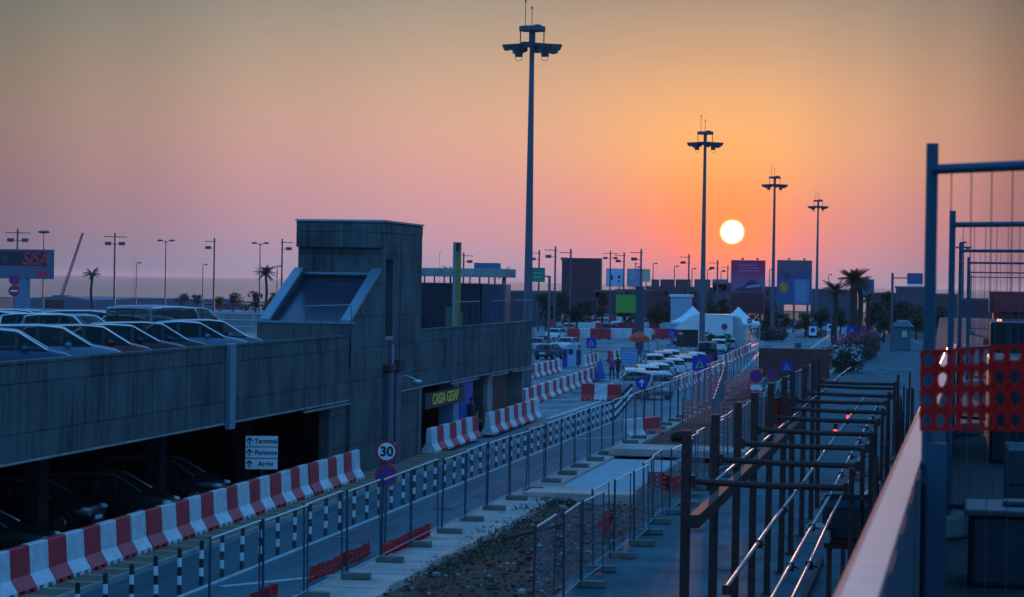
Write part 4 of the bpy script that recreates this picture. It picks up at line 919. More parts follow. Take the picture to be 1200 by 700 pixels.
b = MB(); b.tube([(-.257, -6, 6.385), (-.257, 26, 6.385)], .007, 6); o = b.build('rail_glint_strip', mat('red_sun_glint', (.8, .05, .03), .25), None); o.rotation_euler = (0, 0, RZ); tag(o, 'added red strip standing for the sun glint on the outer handrail edge', 'strip')  # red sun glint on the rail edge, modelled as a coloured strip
for i in range(24):
    if i == 0:
        b = MB(); b.box(-.02, .02, -.02, .02, 0, .044); rp = b.build('rail_bracket', M_galv2, loc=(-.227 + .0127 * 4, 4, TF + .93)); tag(rp, 'small steel bracket holding the handrail on the terrace wall', 'bracket', 'brackets of the handrail')
    else: o = dup(rp); o.location = (-.227 + .0127 * (4 + i * .9), 4 + i * .9, TF + .93)

def frame_panel(loc, rz, lb, ln=2.2, h=2.1, wire=.094, base=True, rr=.021, hw=3):
    t_ = thing('fence_panel', lb, 'fence panel', loc, rz)
    b = MB(); b.tube([(0, 0, 0), (0, 0, h)], rr, 10); b.build('post', M_galv2, t_, smooth=50)
    b = MB(); b.tube([(ln, 0, 0), (ln, 0, h)], rr, 10); b.build('post', M_galv2, t_, smooth=50)
    b = MB(); b.tube([(0, 0, h - .09), (ln, 0, h - .09)], rr * .85, 10); b.build('top_rail', M_galv2, t_, smooth=50)
    b = MB(); b.tube([(0, 0, .2), (ln, 0, .2)], rr * .85, 10); b.build('bottom_rail', M_galv2, t_, smooth=50)
    b = MB(); n = int(ln / wire)
    for i in range(1, n): b.tube([(ln * i / n, 0, .2), (ln * i / n, 0, h - .09)], .002, 5)
    b.build('wires', M_galv2, t_)
    b = MB(); b.box(-.1, .14, -.35, .35, 0.002, .14); b.build('foot', M_blockc, t_, bevel=.02)
    return t_
def onfloor(px, Y): q = PY(px, 338, Y); return (q.x, Y, TF)
frame_panel(onfloor(1090, 8.25), R(-46), 'nearest blurred fence frame with the red net tied across it')
frame_panel(onfloor(1115, 15.4), R(-38), 'second fence frame behind the nearest one', wire=.085)
frame_panel((onfloor(1125, 26)[0], 26, TF), R(-30), 'third fence frame in the receding line on the terrace', wire=.12)
frame_panel((onfloor(1134.5, 38)[0], 38, TF), R(-20), 'fourth fence frame in the receding line on the terrace', wire=.12, ln=3.0)
frame_panel((onfloor(1136, 60)[0], 60, TF), R(-12), 'fifth fence frame in the receding line on the terrace', wire=.15, ln=3.4)
frame_panel((onfloor(1138, 84)[0], 84, TF), R(-8), 'farthest fence frame in the receding line on the terrace', wire=.15, ln=3.4)
# blue uprights leaning by the rail
b = MB(); b.box(-.03, .03, -.02, .02, 0, 1.0); o = b.build('base_post', M_galv2, loc=(-.01, 8.0, TF)); o.scale = (1, 1, 1.08); tag(o, 'short broad steel upright fixed beside the nearest fence frame', 'steel upright')
# red net across the nearest frames
n0 = PY(1078, 505, 8.15); n1 = PY(1230, 528, 7.0)
o = net('safety_net', 'blurred red safety net with oval holes stretched across the nearest frame', (n0.x, 8.15, n0.z), (n1.x + .15, 7.2, n0.z + .055), .275, M_netred, .082, .0115, .016, thick=.003)
# stores on the terrace
def block_pallet(loc, lb, nx=3, nz=3, s=(.4, .25, .22), m=M_concp, gap=.02):
    t_ = thing('block_pallet', lb, 'pallet', loc); b = MB(); W = nx * (s[0] + gap)
    for z in (0, .1): b.box(0, W, 0, 1.0, z + .002 * (z > 0), z + .03)
    for x in (0, W / 2 - .05, W - .1): b.box(x, x + .1, 0.01, .99, .031, .099)
    b.build('pallet', M_bronze, t_)
    rd = random.Random(int(loc[1] * 10))
    for i in range(nx):
        for k in range(nz):
            if k == nz - 1 and rd.random() < .35: continue
            for j in range(3):
                b = MB(); x = i * (s[0] + gap); z = .135 + k * (s[2] + .004); y_ = j * .3 + rd.uniform(-.02, .02); b.box(x, x + s[0], y_, y_ + s[1], z, z + s[2]); b.build('block', m, t_, bevel=.01)
    return t_
block_pallet((.42, 15.2, TF), 'pallet of pale concrete blocks in the shade at the lower right', 3, 2, m=mat('shaded_block', (.05, .06, .07), .85, vary=.4, vscale=6))  # shade on the pale blocks is put into their dark colour
T5 = thing('dark_tank', 'dark rectangular water tank with lid at the bottom right corner', 'tank', (.32, 13.1, TF))
b = MB(); b.box(-.16, .34, -.3, .3, 0, .38); b.build('body', mat('tank_blue', (.012, .02, .03), .6), T5, bevel=.03)
b = MB(); b.box(-.19, .37, -.33, .33, .383, .42); b.box(.02, .16, -.08, .08, .422, .45); b.build('lid', mat('tank_lid', (.03, .045, .06), .5), T5, bevel=.01)
b = MB(); b.tube([(.5, 0, 0), (1.5, .4, 0)], .03, 8); o = b.build('short_pipe', M_pipe, loc=(.15, 14.4, TF + .36)); tag(o, 'pale pipe end catching light on the stored blocks', 'pipe')
b = MB(); b.box(.45, 3.5, 22, 24.4, TF, TF + .95); o = b.build('tool_container', mat('container_black', (.008, .01, .012), .6), bevel=.03); tag(o, 'black tool container across the terrace below the red net', 'container')
b = MB(); b.box(.5, 3.55, 25.4, 26, TF + .003, TF + 1.25); o = b.build('timber_stack', mat('dark_timber', (.015, .015, .015), .8), bevel=.02); tag(o, 'dark timber stack behind the black tool container', 'timber stack')
b = MB(); b.box(.45, 12, 50, 50.3, TF, TF + .42); o = b.build('white_block_wall', mat('white_block', (.30, .33, .35), .8, vary=.3, vscale=3), bevel=.02); tag(o, 'low pale block wall behind the fence wires on the terrace', 'wall')
b = MB(); b.box(1.6, 8, 66, 72, TF, TF + 1.5); o = b.build('blue_container', mat('container_blue', (.04, .16, .34), .5, vary=.2), bevel=.05); tag(o, 'blue site container at the right edge above the pale wall', 'container')
T6 = thing('site_stack', 'heap of red brown formwork and brick packs on the far terrace', 'material stack', (1.0, 56, TF))
rd = random.Random(3)
b = MB()
for k in range(26):
    x = rd.uniform(-.2, 6); z = rd.uniform(0, 1.5) * (1 - .1 * rd.random()); b.box(x, x + rd.uniform(.5, 1.4), rd.uniform(0, .6), rd.uniform(.8, 1.5), z, z + rd.uniform(.15, .5))
b.build('formwork', mat('formwork_red', (.45, .05, .04), .8, vary=.4), T6)
b = MB()
for k in range(10): x = rd.uniform(1, 6); b.tube([(x, .6, .3), (x + rd.uniform(-.2, .2), .6, rd.uniform(1.6, 2.1))], .03, 6)
b.box(2.2, 6.5, .2, 1.2, 1.6, 1.75); b.build('props', M_pole, T6)
T7 = thing('terrace_scaffold', 'dense black scaffold tower at the right edge beyond the fence frames', 'scaffold', (1.9, 45, TF))
b = MB()
for i in range(4):
    for j in range(2): b.tube([(i * 1.0, j * 1.2, 0), (i * 1.0, j * 1.2, 2.0)], .04, 6)
for z in (.6, 1.2, 1.95):
    for j in range(2): b.tube([(0, j * 1.2, z), (3, j * 1.2, z)], .03, 6)
b.build('tubes', M_pole, T7); b = MB(); b.box(-.1, 3.1, 0, 1.2, .66, .72); b.build('deck_boards', M_bronze, T7)
# dark covered building side behind the terrace goods
b = MB(); b.box(.9, 10, 30, 33, TF + .003, TF + .8); o = b.build('sheeted_goods', mat('dark_sheet', (.01, .012, .018), .7), bevel=.1); tag(o, 'goods under a dark sheet across the terrace', 'sheeted goods')

# ------------------------------------------------------------------ road signs
def disc_mesh(r, th, segs=28):
    b = MB(); b.prism([(r * math.cos(2 * math.pi * k / segs), r * math.sin(2 * math.pi * k / segs)) for k in range(segs)], 'y', 0, th); return b
def ringsign(par, z, r, outer, inner, y=-.06):
    o = disc_mesh(r, .012); o = o.build('sign_disc', outer, par); o.location = (0, y, z)
    i = disc_mesh(r * .76, .004); i = i.build('sign_face', inner, o); i.location = (0, -.0045, 0); return o
def bar(par, x0, z0, x1, z1, wd, m, y, name='stripe'):
    d = Vector((x1 - x0, 0, z1 - z0)); n_ = Vector((-d.z, 0, d.x)).normalized() * wd / 2; a = Vector((x0, 0, z0)); c = Vector((x1, 0, z1)); b = MB()
    f = [a - n_, c - n_, c + n_, a + n_]; b.prism([(v.x, v.z) for v in f], 'y', y - .002, y + .002); return b.build(name, m, par)
q = PY(452, 600, 58.4)
S = thing('speed_limit_sign', 'round thirty speed limit sign above a no stopping disc on one pole', 'road sign', (q.x, 58.4, .1), -q.x / 58.4 * -1 * 0 + math.atan2(-q.x, 58.4) * 1.0)
b = MB(); b.tube([(0, 0, 0), (0, 0, 2.9)], .03, 8); b.build('pole', M_galv2, S)
z30 = PY(452, 529, 58.4).z - .1; zns = PY(451, 558, 58.4).z - .1
o = ringsign(S, z30, .29, M_red, M_signw); text('30', .34, M_black, o, (0, -.014, -.01), bold=.012)
o = ringsign(S, zns, .29, M_red, M_blue)
bar(o, -.2, -.2, .2, .2, .06, M_red, -.008); bar(o, -.2, .2, .2, -.2, .06, M_red, -.0125)
q = PY(305.5, 600, 68.0)
S = thing('direction_sign', 'white three board sign reading Terminal Partenze Arrivi with arrows', 'direction sign', (q.x, 68, .1), math.atan2(-q.x, 68))
ztop = PY(306, 510.5, 68).z - .1; zbot = PY(306, 550.5, 68).z - .1; hh = (ztop - zbot) / 3
b = MB(); b.tube([(0, .02, 0), (0, .02, ztop)], .03, 8); b.build('pole', M_galv2, S)
for k, s_ in enumerate(('Terminal', 'Partenze', 'Arrivi')):
    zc = ztop - hh * (k + .5)
    b = MB(); b.box(-.485, .485, -.03, -.012, -hh * .46, hh * .46); o = b.build('board', M_signw, S); o.location = (0, 0, zc)
    text(s_, .19, M_black, o, (.13, -.034, 0), bold=.004, sx=1.0)
    bar(o, -.36, -.11, -.36, .09, .035, M_black, -.035, 'arrow'); bar(o, -.45, .0, -.36, .10, .035, M_black, -.0395, 'arrow'); bar(o, -.27, .0, -.36, .10, .035, M_black, -.0395, 'arrow')
def postsign(px, py, Y, kind, lb, size=.6, cat='road sign', pole=True):
    q = PY(px, py, Y); S = thing('road_sign', lb, cat, (q.x, Y, 0), math.atan2(-q.x, Y))
    b = MB(); b.tube([(0, 0, 0), (0, 0, q.z + size * .45)], .035, 6); b.build('pole', M_galv2, S)
    z = q.z
    if kind == 'arrow':
        o = disc_mesh(size / 2, .015).build('sign_disc', M_blue, S); o.location = (0, -.06, z)
        bar(o, 0, -size * .3, 0, size * .22, size * .08, M_signw, -.003, 'arrow'); bar(o, -size * .2, size * .02, 0, size * .28, size * .08, M_signw, -.008, 'arrow'); bar(o, size * .2, size * .02, 0, size * .28, size * .08, M_signw, -.008, 'arrow')
    elif kind == 'ped':
        b = MB(); b.box(-size / 2, size / 2, -.06, -.045, -size / 2, size / 2); o = b.build('sign_plate', M_blue, S, bevel=.01); o.location = (0, 0, z)
        tri = MB(); tri.prism([(-size * .3, -size * .3), (size * .3, -size * .3), (0, size * .32)], 'y', -.066, -.062); tri.build('triangle', mat('aged_sign_white', (.30, .32, .36), .5), o)
        bar(o, 0, -.2 * size, 0, .12 * size, size * .09, M_black, -.069, 'pictogram'); bar(o, 0, -.05 * size, -.12 * size, -.25 * size, size * .06, M_black, -.073, 'pictogram'); bar(o, 0, -.05 * size, .12 * size, -.25 * size, size * .06, M_black, -.077, 'pictogram')
    elif kind == 'nostop':
        o = ringsign(S, z, size / 2, M_red, M_blue); bar(o, -size * .33, -size * .33, size * .33, size * .33, size * .1, M_red, -.008); bar(o, -size * .33, size * .33, size * .33, -size * .33, size * .1, M_red, -.0125)
    elif kind == 'noentry':
        o = disc_mesh(size / 2, .015).build('sign_disc', M_red, S); o.location = (0, -.06, z); bar(o, -size * .3, 0, size * .3, 0, size * .14, M_signw, -.004)
    elif kind == 'plate_nostop':
        b = MB(); b.box(-size / 2, size / 2, -.06, -.045, -size * .6, size * .6); o = b.build('sign_plate', M_signw, S); o.location = (0, 0, z)
        o2 = disc_mesh(size * .32, .006).build('sign_disc', M_blue, o); o2.location = (0, -.068, size * .1)
    return S
postsign(752, 449, 137, 'arrow', 'round blue sign with white upward arrow in front of the estate car', .72)
postsign(693, 402, 205, 'ped', 'square blue pedestrian crossing sign among the red and white blocks', .9); postsign(820, 426, 150, 'ped', 'square blue pedestrian crossing sign in front of a dark car window', .95)
postsign(922, 430, 150, 'ped', 'square blue pedestrian crossing sign on the brown hoarding', .7); postsign(831, 421, 165, 'nostop', 'purple looking no stopping disc right of a pedestrian sign', .6)
S = postsign(886, 441, 120, 'nostop', 'no stopping disc with small white plate at the left edge of the leafy plant', .66); b = MB(); b.box(-.27, .27, -.06, -.045, PY(886, 454, 120).z - .13, PY(886, 454, 120).z + .13); b.build('lower_plate', M_signw, S)
postsign(905, 438, 135, 'nostop', 'no stopping disc seen right of the one with a plate', .62); postsign(952.5, 388, 300, 'plate_nostop', 'white plate with blue disc on a thin post in the far lane', .95); postsign(973, 384, 320, 'plate_nostop', 'farther white plate with blue disc beside the left palm', .8)
postsign(787, 390, 240, 'ped', 'dark blue square sign left of the grey tarpaulin shelter', .8); postsign(797.5, 391, 245, 'noentry', 'red round no entry sign by the tarpaulin shelter', .7); postsign(849, 383, 260, 'nostop', 'dark red disc beside the edge of the tarpaulin shelter', .7); postsign(878.5, 376, 270, 'noentry', 'red round sign in front of the right tent', .6)
postsign(998, 388, 270, 'ped', 'blue square sign between the palm trunks', 1.1); postsign(1012, 387, 280, 'nostop', 'dark disc sign right of the palm trunks', 1.0); postsign(640, 365, 330, 'ped', 'small pale blue sign at the back of the forecourt', 1.2); postsign(17, 328, 150, 'nostop', 'upper dark red disc in front of the lettered sign pylon', .75); postsign(16.5, 341, 149, 'noentry', 'lower dark disc in front of the lettered sign pylon', .75)
# slatted directional board and plain board
def board(px0, py0, px1, py1, Y, nm, lb, cat, m, frame=None, th=.12, legs=None, lights=False, detail=None, legm=None, rz=None):
    a = PY(px0, py1, Y); c = PY(px1, py0, Y); W = (Vector((c.x, c.y)) - Vector((a.x, a.y))).length; W = c.x - a.x; Hh = c.z - a.z
    mid = (a.x + c.x) / 2; S = thing(nm, lb, cat, (mid, Y, 0), 0.0 if rz is None else rz)
    b = MB(); b.box(-W / 2, W / 2, 0, th, a.z, c.z); b.build('panel', m, S)
    if frame:
        b = MB(); e = max(.05, W * .015)
        b.box(-W / 2 - e, -W / 2 - .002, -.03, th + .03, a.z - e, c.z + e); b.box(W / 2 + .002, W / 2 + e, -.03, th + .03, a.z - e, c.z + e); b.box(-W / 2, W / 2, -.03, th + .03, c.z + .002, c.z + e); b.box(-W / 2, W / 2, -.03, th + .03, a.z - e, a.z - .002); b.build('frame', frame, S)
    for lx in (legs or ()):
        b = MB(); lw = max(.08, W * .03); b.box(lx * W - lw, lx * W + lw, .05, .05 + lw * 2, 0, a.z - .07); b.build('leg', legm or M_pole, S)
    if lights:
        for lx in (-.15, .3):
            b = MB(); b.tube([(lx * W, 0, c.z), (lx * W, -.9, c.z + .35)], .03, 5); b.ell((lx * W, -.95, c.z + .25), (.2, .15, .14)); b.build('lamp', M_pole, S)
    S['_'] = 0; del S['_']
    return S, W, Hh, a.z, c.z
S, W, Hh, z0, z1 = board(728, 409, 747, 428, 190, 'slatted_board', 'pale blue board with dark lines left of the plain blue board', 'notice board', mat('board_blue', (.25, .42, .62), .5), M_pole, legs=(-.4, .4))
for k in range(5):
    b = MB(); b.box(-W * .45, W * .45, -.012, -.003, z0 + Hh * (.12 + k * .18), z0 + Hh * (.16 + k * .18)); b.build('line', M_blue, S)
board(751, 412, 760, 427, 190, 'plain_board', 'plain blue grey board right of the lined board', 'notice board', mat('board_grey_blue', (.16, .26, .38), .5), M_pole, legs=(-.3, .3))
board(760, 400, 770, 412, 215, 'lined_plate', 'small pale plate with thin lines behind the queue of cars', 'notice board', mat('plate_pale', (.4, .46, .55), .5), M_pole, legs=(0,))
board(783, 404, 792, 412, 220, 'parking_plate', 'small blue grey plate under the dark blue square sign', 'notice board', mat('plate_blue', (.2, .28, .45), .5), M_pole, legs=(0,))

def building(px0, px1, top, Y, lb, m, depth=18, win=True, name='far_building', roofm=None, floors=2):
    a = PY(px0, top, Y); c = PY(px1, top, Y); S = thing(name, lb, 'building', (a.x, Y, 0)); W = c.x - a.x; H = max(a.z, 1.5)
    b = MB(); b.box(0, W, 0, depth, 0, H); b.build('wall', m, S); b = MB(); b.box(-.2, W + .2, -.2, depth + .2, H + .002, H + .35); b.build('roof', roofm or M_back, S)
    if win and floors > 2:
        nw = max(2, int(W / 5)); fh = H / floors
        for f in range(floors):
            for k in range(nw):
                x = W * (k + .3) / nw; b = MB(); b.box(x, x + W / nw * .45, -.05, -.003, f * fh + fh * .35, f * fh + fh * .75); b.build('window', M_wglass, S)
    return S
Bm0 = mat('far_wall_mid', (.09, .085, .12), .8)
# large billboards
bb_dark, *_ = board(658.5, 303.5, 704, 349, 420, 'dark_billboard', 'large dark unlit billboard on two legs left of the white billboards', 'billboard', mat('dark_board', (.06, .03, .045), .6, vary=.4, vscale=.4), M_pole, legs=(-.3, .3), th=1.2)
S, W, Hh, z0, z1 = board(710.5, 315.5, 731, 335.5, 400, 'white_billboard', 'small white billboard with two blue marks', 'billboard', mat('billboard_white_blue', (.45, .55, .68), .5), M_galv2, legs=(.25,), th=.4)
b = MB(); b.ell((-W * .2, -.04, z0 + Hh * .5), (W * .09, .03, Hh * .16)); b.ell((W * .23, -.04, z0 + Hh * .55), (W * .1, .03, Hh * .1)); b.ell((W * .23, -.04, z0 + Hh * .3), (W * .06, .03, Hh * .06)); b.build('mark', M_blue, S)
S, W, Hh, z0, z1 = board(735, 315.5, 752.5, 335.5, 398, 'picture_billboard', 'billboard with a mixed picture in blue violet and white', 'billboard', mat('picture_mix', (.5, .42, .5), .5, vary=1, vscale=.45, col2=(.04, .08, .28)), M_galv2, legs=(-.3, -.1, .1), th=.4)
building(836, 862, 333, 440, 'dim block directly left of the purple billboard', Bm0, floors=3)
S, W, Hh, z0, z1 = board(753.5, 316, 761, 330, 396, 'bright_billboard', 'narrow billboard with cyan green and yellow picture', 'billboard', mat('picture_cyan', (.1, .5, .65), .5, vary=1, vscale=.5, col2=(.5, .6, .1)), M_galv2, legs=(0,), th=.4)
for i, (x0, x1, m_, lb) in enumerate(((763.5, 772, 'a', 'first and narrowest dark board of the row right of the bright billboard'), (774, 790, 'a', 'second dark board of the row'), (792, 809, 'a', 'third dark board of the row, left of the second mast'), (814, 832, 'b', 'greenish board of the row behind the second mast'), (835, 853, 'c', 'lilac board at the right end of the row'))):
    board(x0, 328, x1, 341, 440, 'row_board', lb, 'billboard', {'a': mat('row_dark', (.09, .05, .08), .6), 'b': mat('row_green', (.08, .11, .12), .6), 'c': mat('row_lilac', (.22, .18, .28), .6)}[m_], M_pole, legs=(-.3, .3), th=.3)
mgr = bpy.data.materials.new('purple_poster'); mgr.use_nodes = True
def poster(m, stops, axis_z0, axis_z1, ns=.3):
    t = m.node_tree; p = t.nodes['Principled BSDF']; p.inputs['Roughness'].default_value = .5
    g = t.nodes.new('ShaderNodeNewGeometry'); s = t.nodes.new('ShaderNodeSeparateXYZ'); t.links.new(g.outputs['Position'], s.inputs[0])
    n = t.nodes.new('ShaderNodeTexNoise'); n.inputs['Scale'].default_value = ns; t.links.new(g.outputs['Position'], n.inputs[0])
    mr = t.nodes.new('ShaderNodeMapRange'); mr.inputs[1].default_value = axis_z0; mr.inputs[2].default_value = axis_z1; t.links.new(s.outputs[2], mr.inputs[0])
    ad = t.nodes.new('ShaderNodeMath'); ad.operation = 'MULTIPLY_ADD'; ad.inputs[1].default_value = .22; t.links.new(n.outputs[0], ad.inputs[0]); t.links.new(mr.outputs[0], ad.inputs[2])
    r = t.nodes.new('ShaderNodeValToRGB'); t.links.new(ad.outputs[0], r.inputs[0]); e = r.color_ramp.elements
    e[0].position = stops[0][0] + .11; e[0].color = stops[0][1] + (1,); e[1].position = min(1, stops[-1][0] + .11); e[1].color = stops[-1][1] + (1,)
    for q_, c_ in stops[1:-1]: k = e.new(q_ + .11); k.color = c_ + (1,)
    t.links.new(r.outputs[0], p.inputs['Base Color'])
za, zb = PY(875, 370, 330).z, PY(875, 306, 330).z
poster(mgr, [(0, (.12, .012, .015)), (.38, (.14, .02, .02)), (.5, (.3, .14, .25)), (.65, (.42, .12, .22)), (.85, (.75, .02, .11)), (.89, (.8, .03, .11))], za, zb)
S, W, Hh, z0, z1 = board(856.5, 306, 896, 366, 330, 'purple_billboard', 'tall purple and dark red billboard with a mountain picture right below the sun', 'billboard', mgr, mat('bb_frame_purple', (.45, .05, .12), .6), legs=(-.4, .4), th=.7, lights=True)
b = MB(); b.prism([(-W * .45, z0 + Hh * .42), (-W * .1, z0 + Hh * .52), (W * .05, z0 + Hh * .62), (W * .2, z0 + Hh * .63), (W * .42, z0 + Hh * .5), (W * .45, z0 + Hh * .42)], 'y', -.02, -.008); b.build('mountain_shape', mat('poster_dark', (.1, .03, .08), .6), S)
b = MB(); b.prism([(-W * .1, z0 + Hh * .47), (W * .38, z0 + Hh * .50), (W * .36, z0 + Hh * .55), (0, z0 + Hh * .52)], 'y', -.032, -.022); b.build('pale_stroke', mat('poster_pale', (.4, .34, .42), .6), S)
for k in range(3):
    b = MB(); b.box(-W * .28, W * (.38 - .05 * k), -.012, -.003, z0 + Hh * (.80 + .055 * k), z0 + Hh * (.812 + .055 * k)); b.build('print_line', mat('poster_line', (.5, .3, .5), .6), S)
mbl = bpy.data.materials.new('blue_poster'); mbl.use_nodes = True; za, zb = PY(930, 357, 350).z, PY(930, 306, 350).z
poster(mbl, [(0, (.04, .11, .27)), (.5, (.04, .10, .25)), (.7, (.08, .09, .2)), (.89, (.16, .10, .15))], za, zb)
S, W, Hh, z0, z1 = board(910.5, 306, 951, 356.5, 350, 'blue_billboard', 'tall blue billboard with a leaping figure and a pale text box', 'billboard', mbl, mat('bb_frame_blue', (.15, .18, .3), .6), legs=(-.4, 0, .4), th=.7, lights=True)
b = MB(); b.box(W * .0, W * .44, -.02, -.006, z0 + Hh * .02, z0 + Hh * .58); b.build('text_box', mat('poster_textbox', (.14, .24, .38), .6), S)
for k in range(7): b = MB(); b.box(W * .08, W * .36, -.032, -.022, z0 + Hh * (.1 + .06 * k), z0 + Hh * (.115 + .06 * k)); b.build('print_line', mat('poster_line2', (.35, .45, .65), .6), S)
b = MB(); b.ell((-W * .3, -.03, z0 + Hh * .38), (W * .13, .02, Hh * .13)); b.build('orange_spot', mat('poster_orange', (.75, .25, .05), .6), S)
b = MB(); b.prism([(-W * .45, z0 + Hh * .74), (-W * .3, z0 + Hh * .66), (-W * .24, z0 + Hh * .55), (-W * .2, z0 + Hh * .56), (-W * .2, z0 + Hh * .64), (-W * .08, z0 + Hh * .63), (-W * .22, z0 + Hh * .7), (-W * .3, z0 + Hh * .71)], 'y', -.05, -.03); b.build('leaping_figure', mat('poster_figure', (.06, .03, .09), .6), S)
board(556, 309, 586, 319, 300, 'teal_panel', 'blue hoarding panel showing above the kiosk roof', 'billboard', mat('teal_panel', (.03, .14, .28), .5), M_pole, legs=(-.3, .3))
S, W, Hh, z0, z1 = board(622.5, 314.5, 638, 330, 240, 'green_road_sign', 'green overhead road sign beside the nearest mast', 'road sign', M_signgreen, M_signgreen, th=.1)
b = MB(); pq = PY(643.5, 325, 240); xx = pq.x - S.location.x; b.box(xx - .12, xx + .12, .1, .35, 0, z0 + Hh * .45); b.box(W / 2, xx, .12, .28, z0 + Hh * .35, z0 + Hh * .45); b.build('post', M_mast, S)
for k in range(2): b = MB(); b.box(-W * .3, W * .35, -.01, -.003, z0 + Hh * (.3 + .3 * k), z0 + Hh * (.38 + .3 * k)); b.build('print_line', mat('sign_pale_green', (.2, .45, .35), .6), S)
S, W, Hh, z0, z1 = board(1063.5, 321, 1081, 332.5, 260, 'blue_road_sign', 'blue overhead road sign on a long arm left of the fence posts', 'road sign', mat('ohs_blue', (.02, .12, .3), .5), M_back, th=.1)
b = MB(); pq = PY(1046, 320, 260); xx = pq.x - S.location.x; b.tube([(xx, .1, 0), (xx, .1, pq.z)], .14, 8); b.tube([(xx, .1, z0 + Hh * .55), (-W / 2, .1, z0 + Hh * .55)], .07, 6); b.build('post', M_pole, S)
b = MB(); b.box(-W / 2, W / 2, 0, .1, z0 - .28, z0 - .1); b.build('lower_strip', M_signw, S)
board(1008, 328, 1024, 346, 330, 'cyan_board', 'blue board with a pale cyan spot behind the right palm', 'billboard', mat('cyan_board', (.03, .2, .38), .5, vary=1, vscale=.6, col2=(.02, .07, .18)), M_pole, legs=(-.3, .3), th=.4)
# lettered sign on pylon, far left
S, W, Hh, z0, z1 = board(-14, 294, 60, 325, 200, 'lettered_sign', 'wide sign with slanted red letters reading SISA on a square pylon', 'shop sign', mat('shop_sign_face', (.07, .13, .19), .5), M_back, th=.5)
b = MB(); b.box(-W * .49, W * .44, -.02, -.004, z0 + Hh * .44, z0 + Hh * .96); b.build('dark_band', mat('sign_dark_red', (.05, .02, .035), .5), S)
text('SISA', 1.62, mat('letter_red', (.95, .03, .06), .5), S, (W * .25, -.03, z0 + Hh * .68), shear=.25, bold=.03, sx=.82)
b = MB(); b.ell((-W * .23, -.03, z0 + Hh * .68), (.32, .02, .42)); b.build('emblem', mat('emblem_dark', (.03, .05, .06), .5), S)
b = MB(); b.box(-W * .2, W * .49, -.02, -.004, z0 + Hh * .86 * 0 + Hh * .36 * 0 + .0 + Hh * .38, z0 + Hh * .40); b.box(W * .27, W * .45, -.02, -.004, z0 + Hh * .06, z0 + Hh * .26); b.build('print_line', mat('letter_red', (.62, .03, .07), .5), S)
pq = PY(18, 330, 200); pq2 = PY(31, 330, 200); b = MB(); b.box(pq.x - S.location.x, pq2.x - S.location.x, .0, .9, 0, z0 - .07); b.build('pylon', mat('pylon_blue', (.10, .2, .3), .5), S)
# totem with green panel and red parasol
a = PY(744.3, 414, 232); c = PY(754.5, 336, 232); S = thing('totem_pylon', 'tall dark pylon carrying a bright green panel on its left side', 'totem', ((a.x + c.x) / 2, 232, 0)); W = c.x - a.x
b = MB(); b.box(-W / 2, W / 2, 0, .6, 0, c.z); b.build('pylon', mat('totem_dark', (.02, .06, .09), .6), S, bevel=.03)
g0 = PY(721.5, 366.5, 232); g1 = PY(744, 346, 232); b = MB(); b.box(g0.x - S.location.x, -W / 2 - .003, .1, .45, g0.z, g1.z); b.build('green_panel', mat('green_panel', (.12, .36, .04), .5), S)
g0 = PY(749, 395, 228)
S = thing('parasol', 'open red orange parasol in front of the dark pylon', 'parasol', (g0.x, 228, 0)); b = MB(); ztp = PY(749, 387.5, 228).z
v0 = b.b.verts.new((0, 0, ztp)); rng = [b.b.verts.new((.98 * math.cos(k * math.pi / 4), .98 * math.sin(k * math.pi / 4), ztp - .62)) for k in range(8)]; rg2 = [b.b.verts.new((.98 * math.cos(k * math.pi / 4), .98 * math.sin(k * math.pi / 4), ztp - 1.1)) for k in range(8)]
for k in range(8): b.face([v0, rng[k], rng[(k + 1) % 8]]); b.face([rng[k], rg2[k], rg2[(k + 1) % 8], rng[(k + 1) % 8]])
o = b.build('canopy', mat('parasol_red', (.72, .07, .02), .6), S); sd = o.modifiers.new('s', 'SOLIDIFY'); sd.thickness = .02
b = MB(); b.tube([(0, 0, 0), (0, 0, ztp - .03)], .035, 6); b.tube([(0, 0, 0), (0, 0, .12)], .25, 10); b.build('pole', M_pole, S)
q = G(703, 447); S = thing('folded_parasol', 'tall folded blue parasol at the end of a barrier row', 'parasol', (q.x, q.y, 0)); b = MB(); b.tube([(0, 0, .15), (0, 0, .5), (0, 0, 1.6)], [.42, .36, .04], 10); b.build('canopy', mat('parasol_blue', (.02, .08, .38), .6), S)
b = MB(); b.tube([(0, 0, 0), (0, 0, 1.7)], .03, 6); b.tube([(0, 0, 0), (0, 0, .1)], .3, 10); b.build('pole', M_galv, S)
# grey cabinets
for i, (x0, x1, y0, y1, m_, lb) in enumerate(((659, 664, 409, 432, M_blue, 'narrow blue cabinet at the end of the short barrier row'), (664, 673, 405, 431, mat('cab_pale', (.25, .42, .58), .5), 'wide pale blue cabinet between narrow blue ones'), (675, 680, 410, 429, mat('cab_navy', (.02, .05, .2), .5), 'narrow navy cabinet beside the pale one'))):
    p = G((x0 + x1) / 2, y1); w_ = (x1 - x0) / FPX * p.y; h_ = (y1 - y0) / FPX * p.y; S = thing('ticket_cabinet', lb, 'cabinet', (p.x, p.y, 0))
    b = MB(); b.box(-w_ / 2, w_ / 2, 0, .5, .06, h_); b.build('body', m_, S, bevel=.03); b = MB(); b.box(-w_ / 2 - .03, w_ / 2 + .03, -.03, .53, h_ + .002, h_ + .06); b.box(-w_ * .4, w_ * .4, .03, .47, 0, .058); b.build('cap', M_galv, S); b = MB(); b.box(-w_ * .3, w_ * .3, -.012, -.003, h_ * .6, h_ * .85); b.build('display', M_black, S)

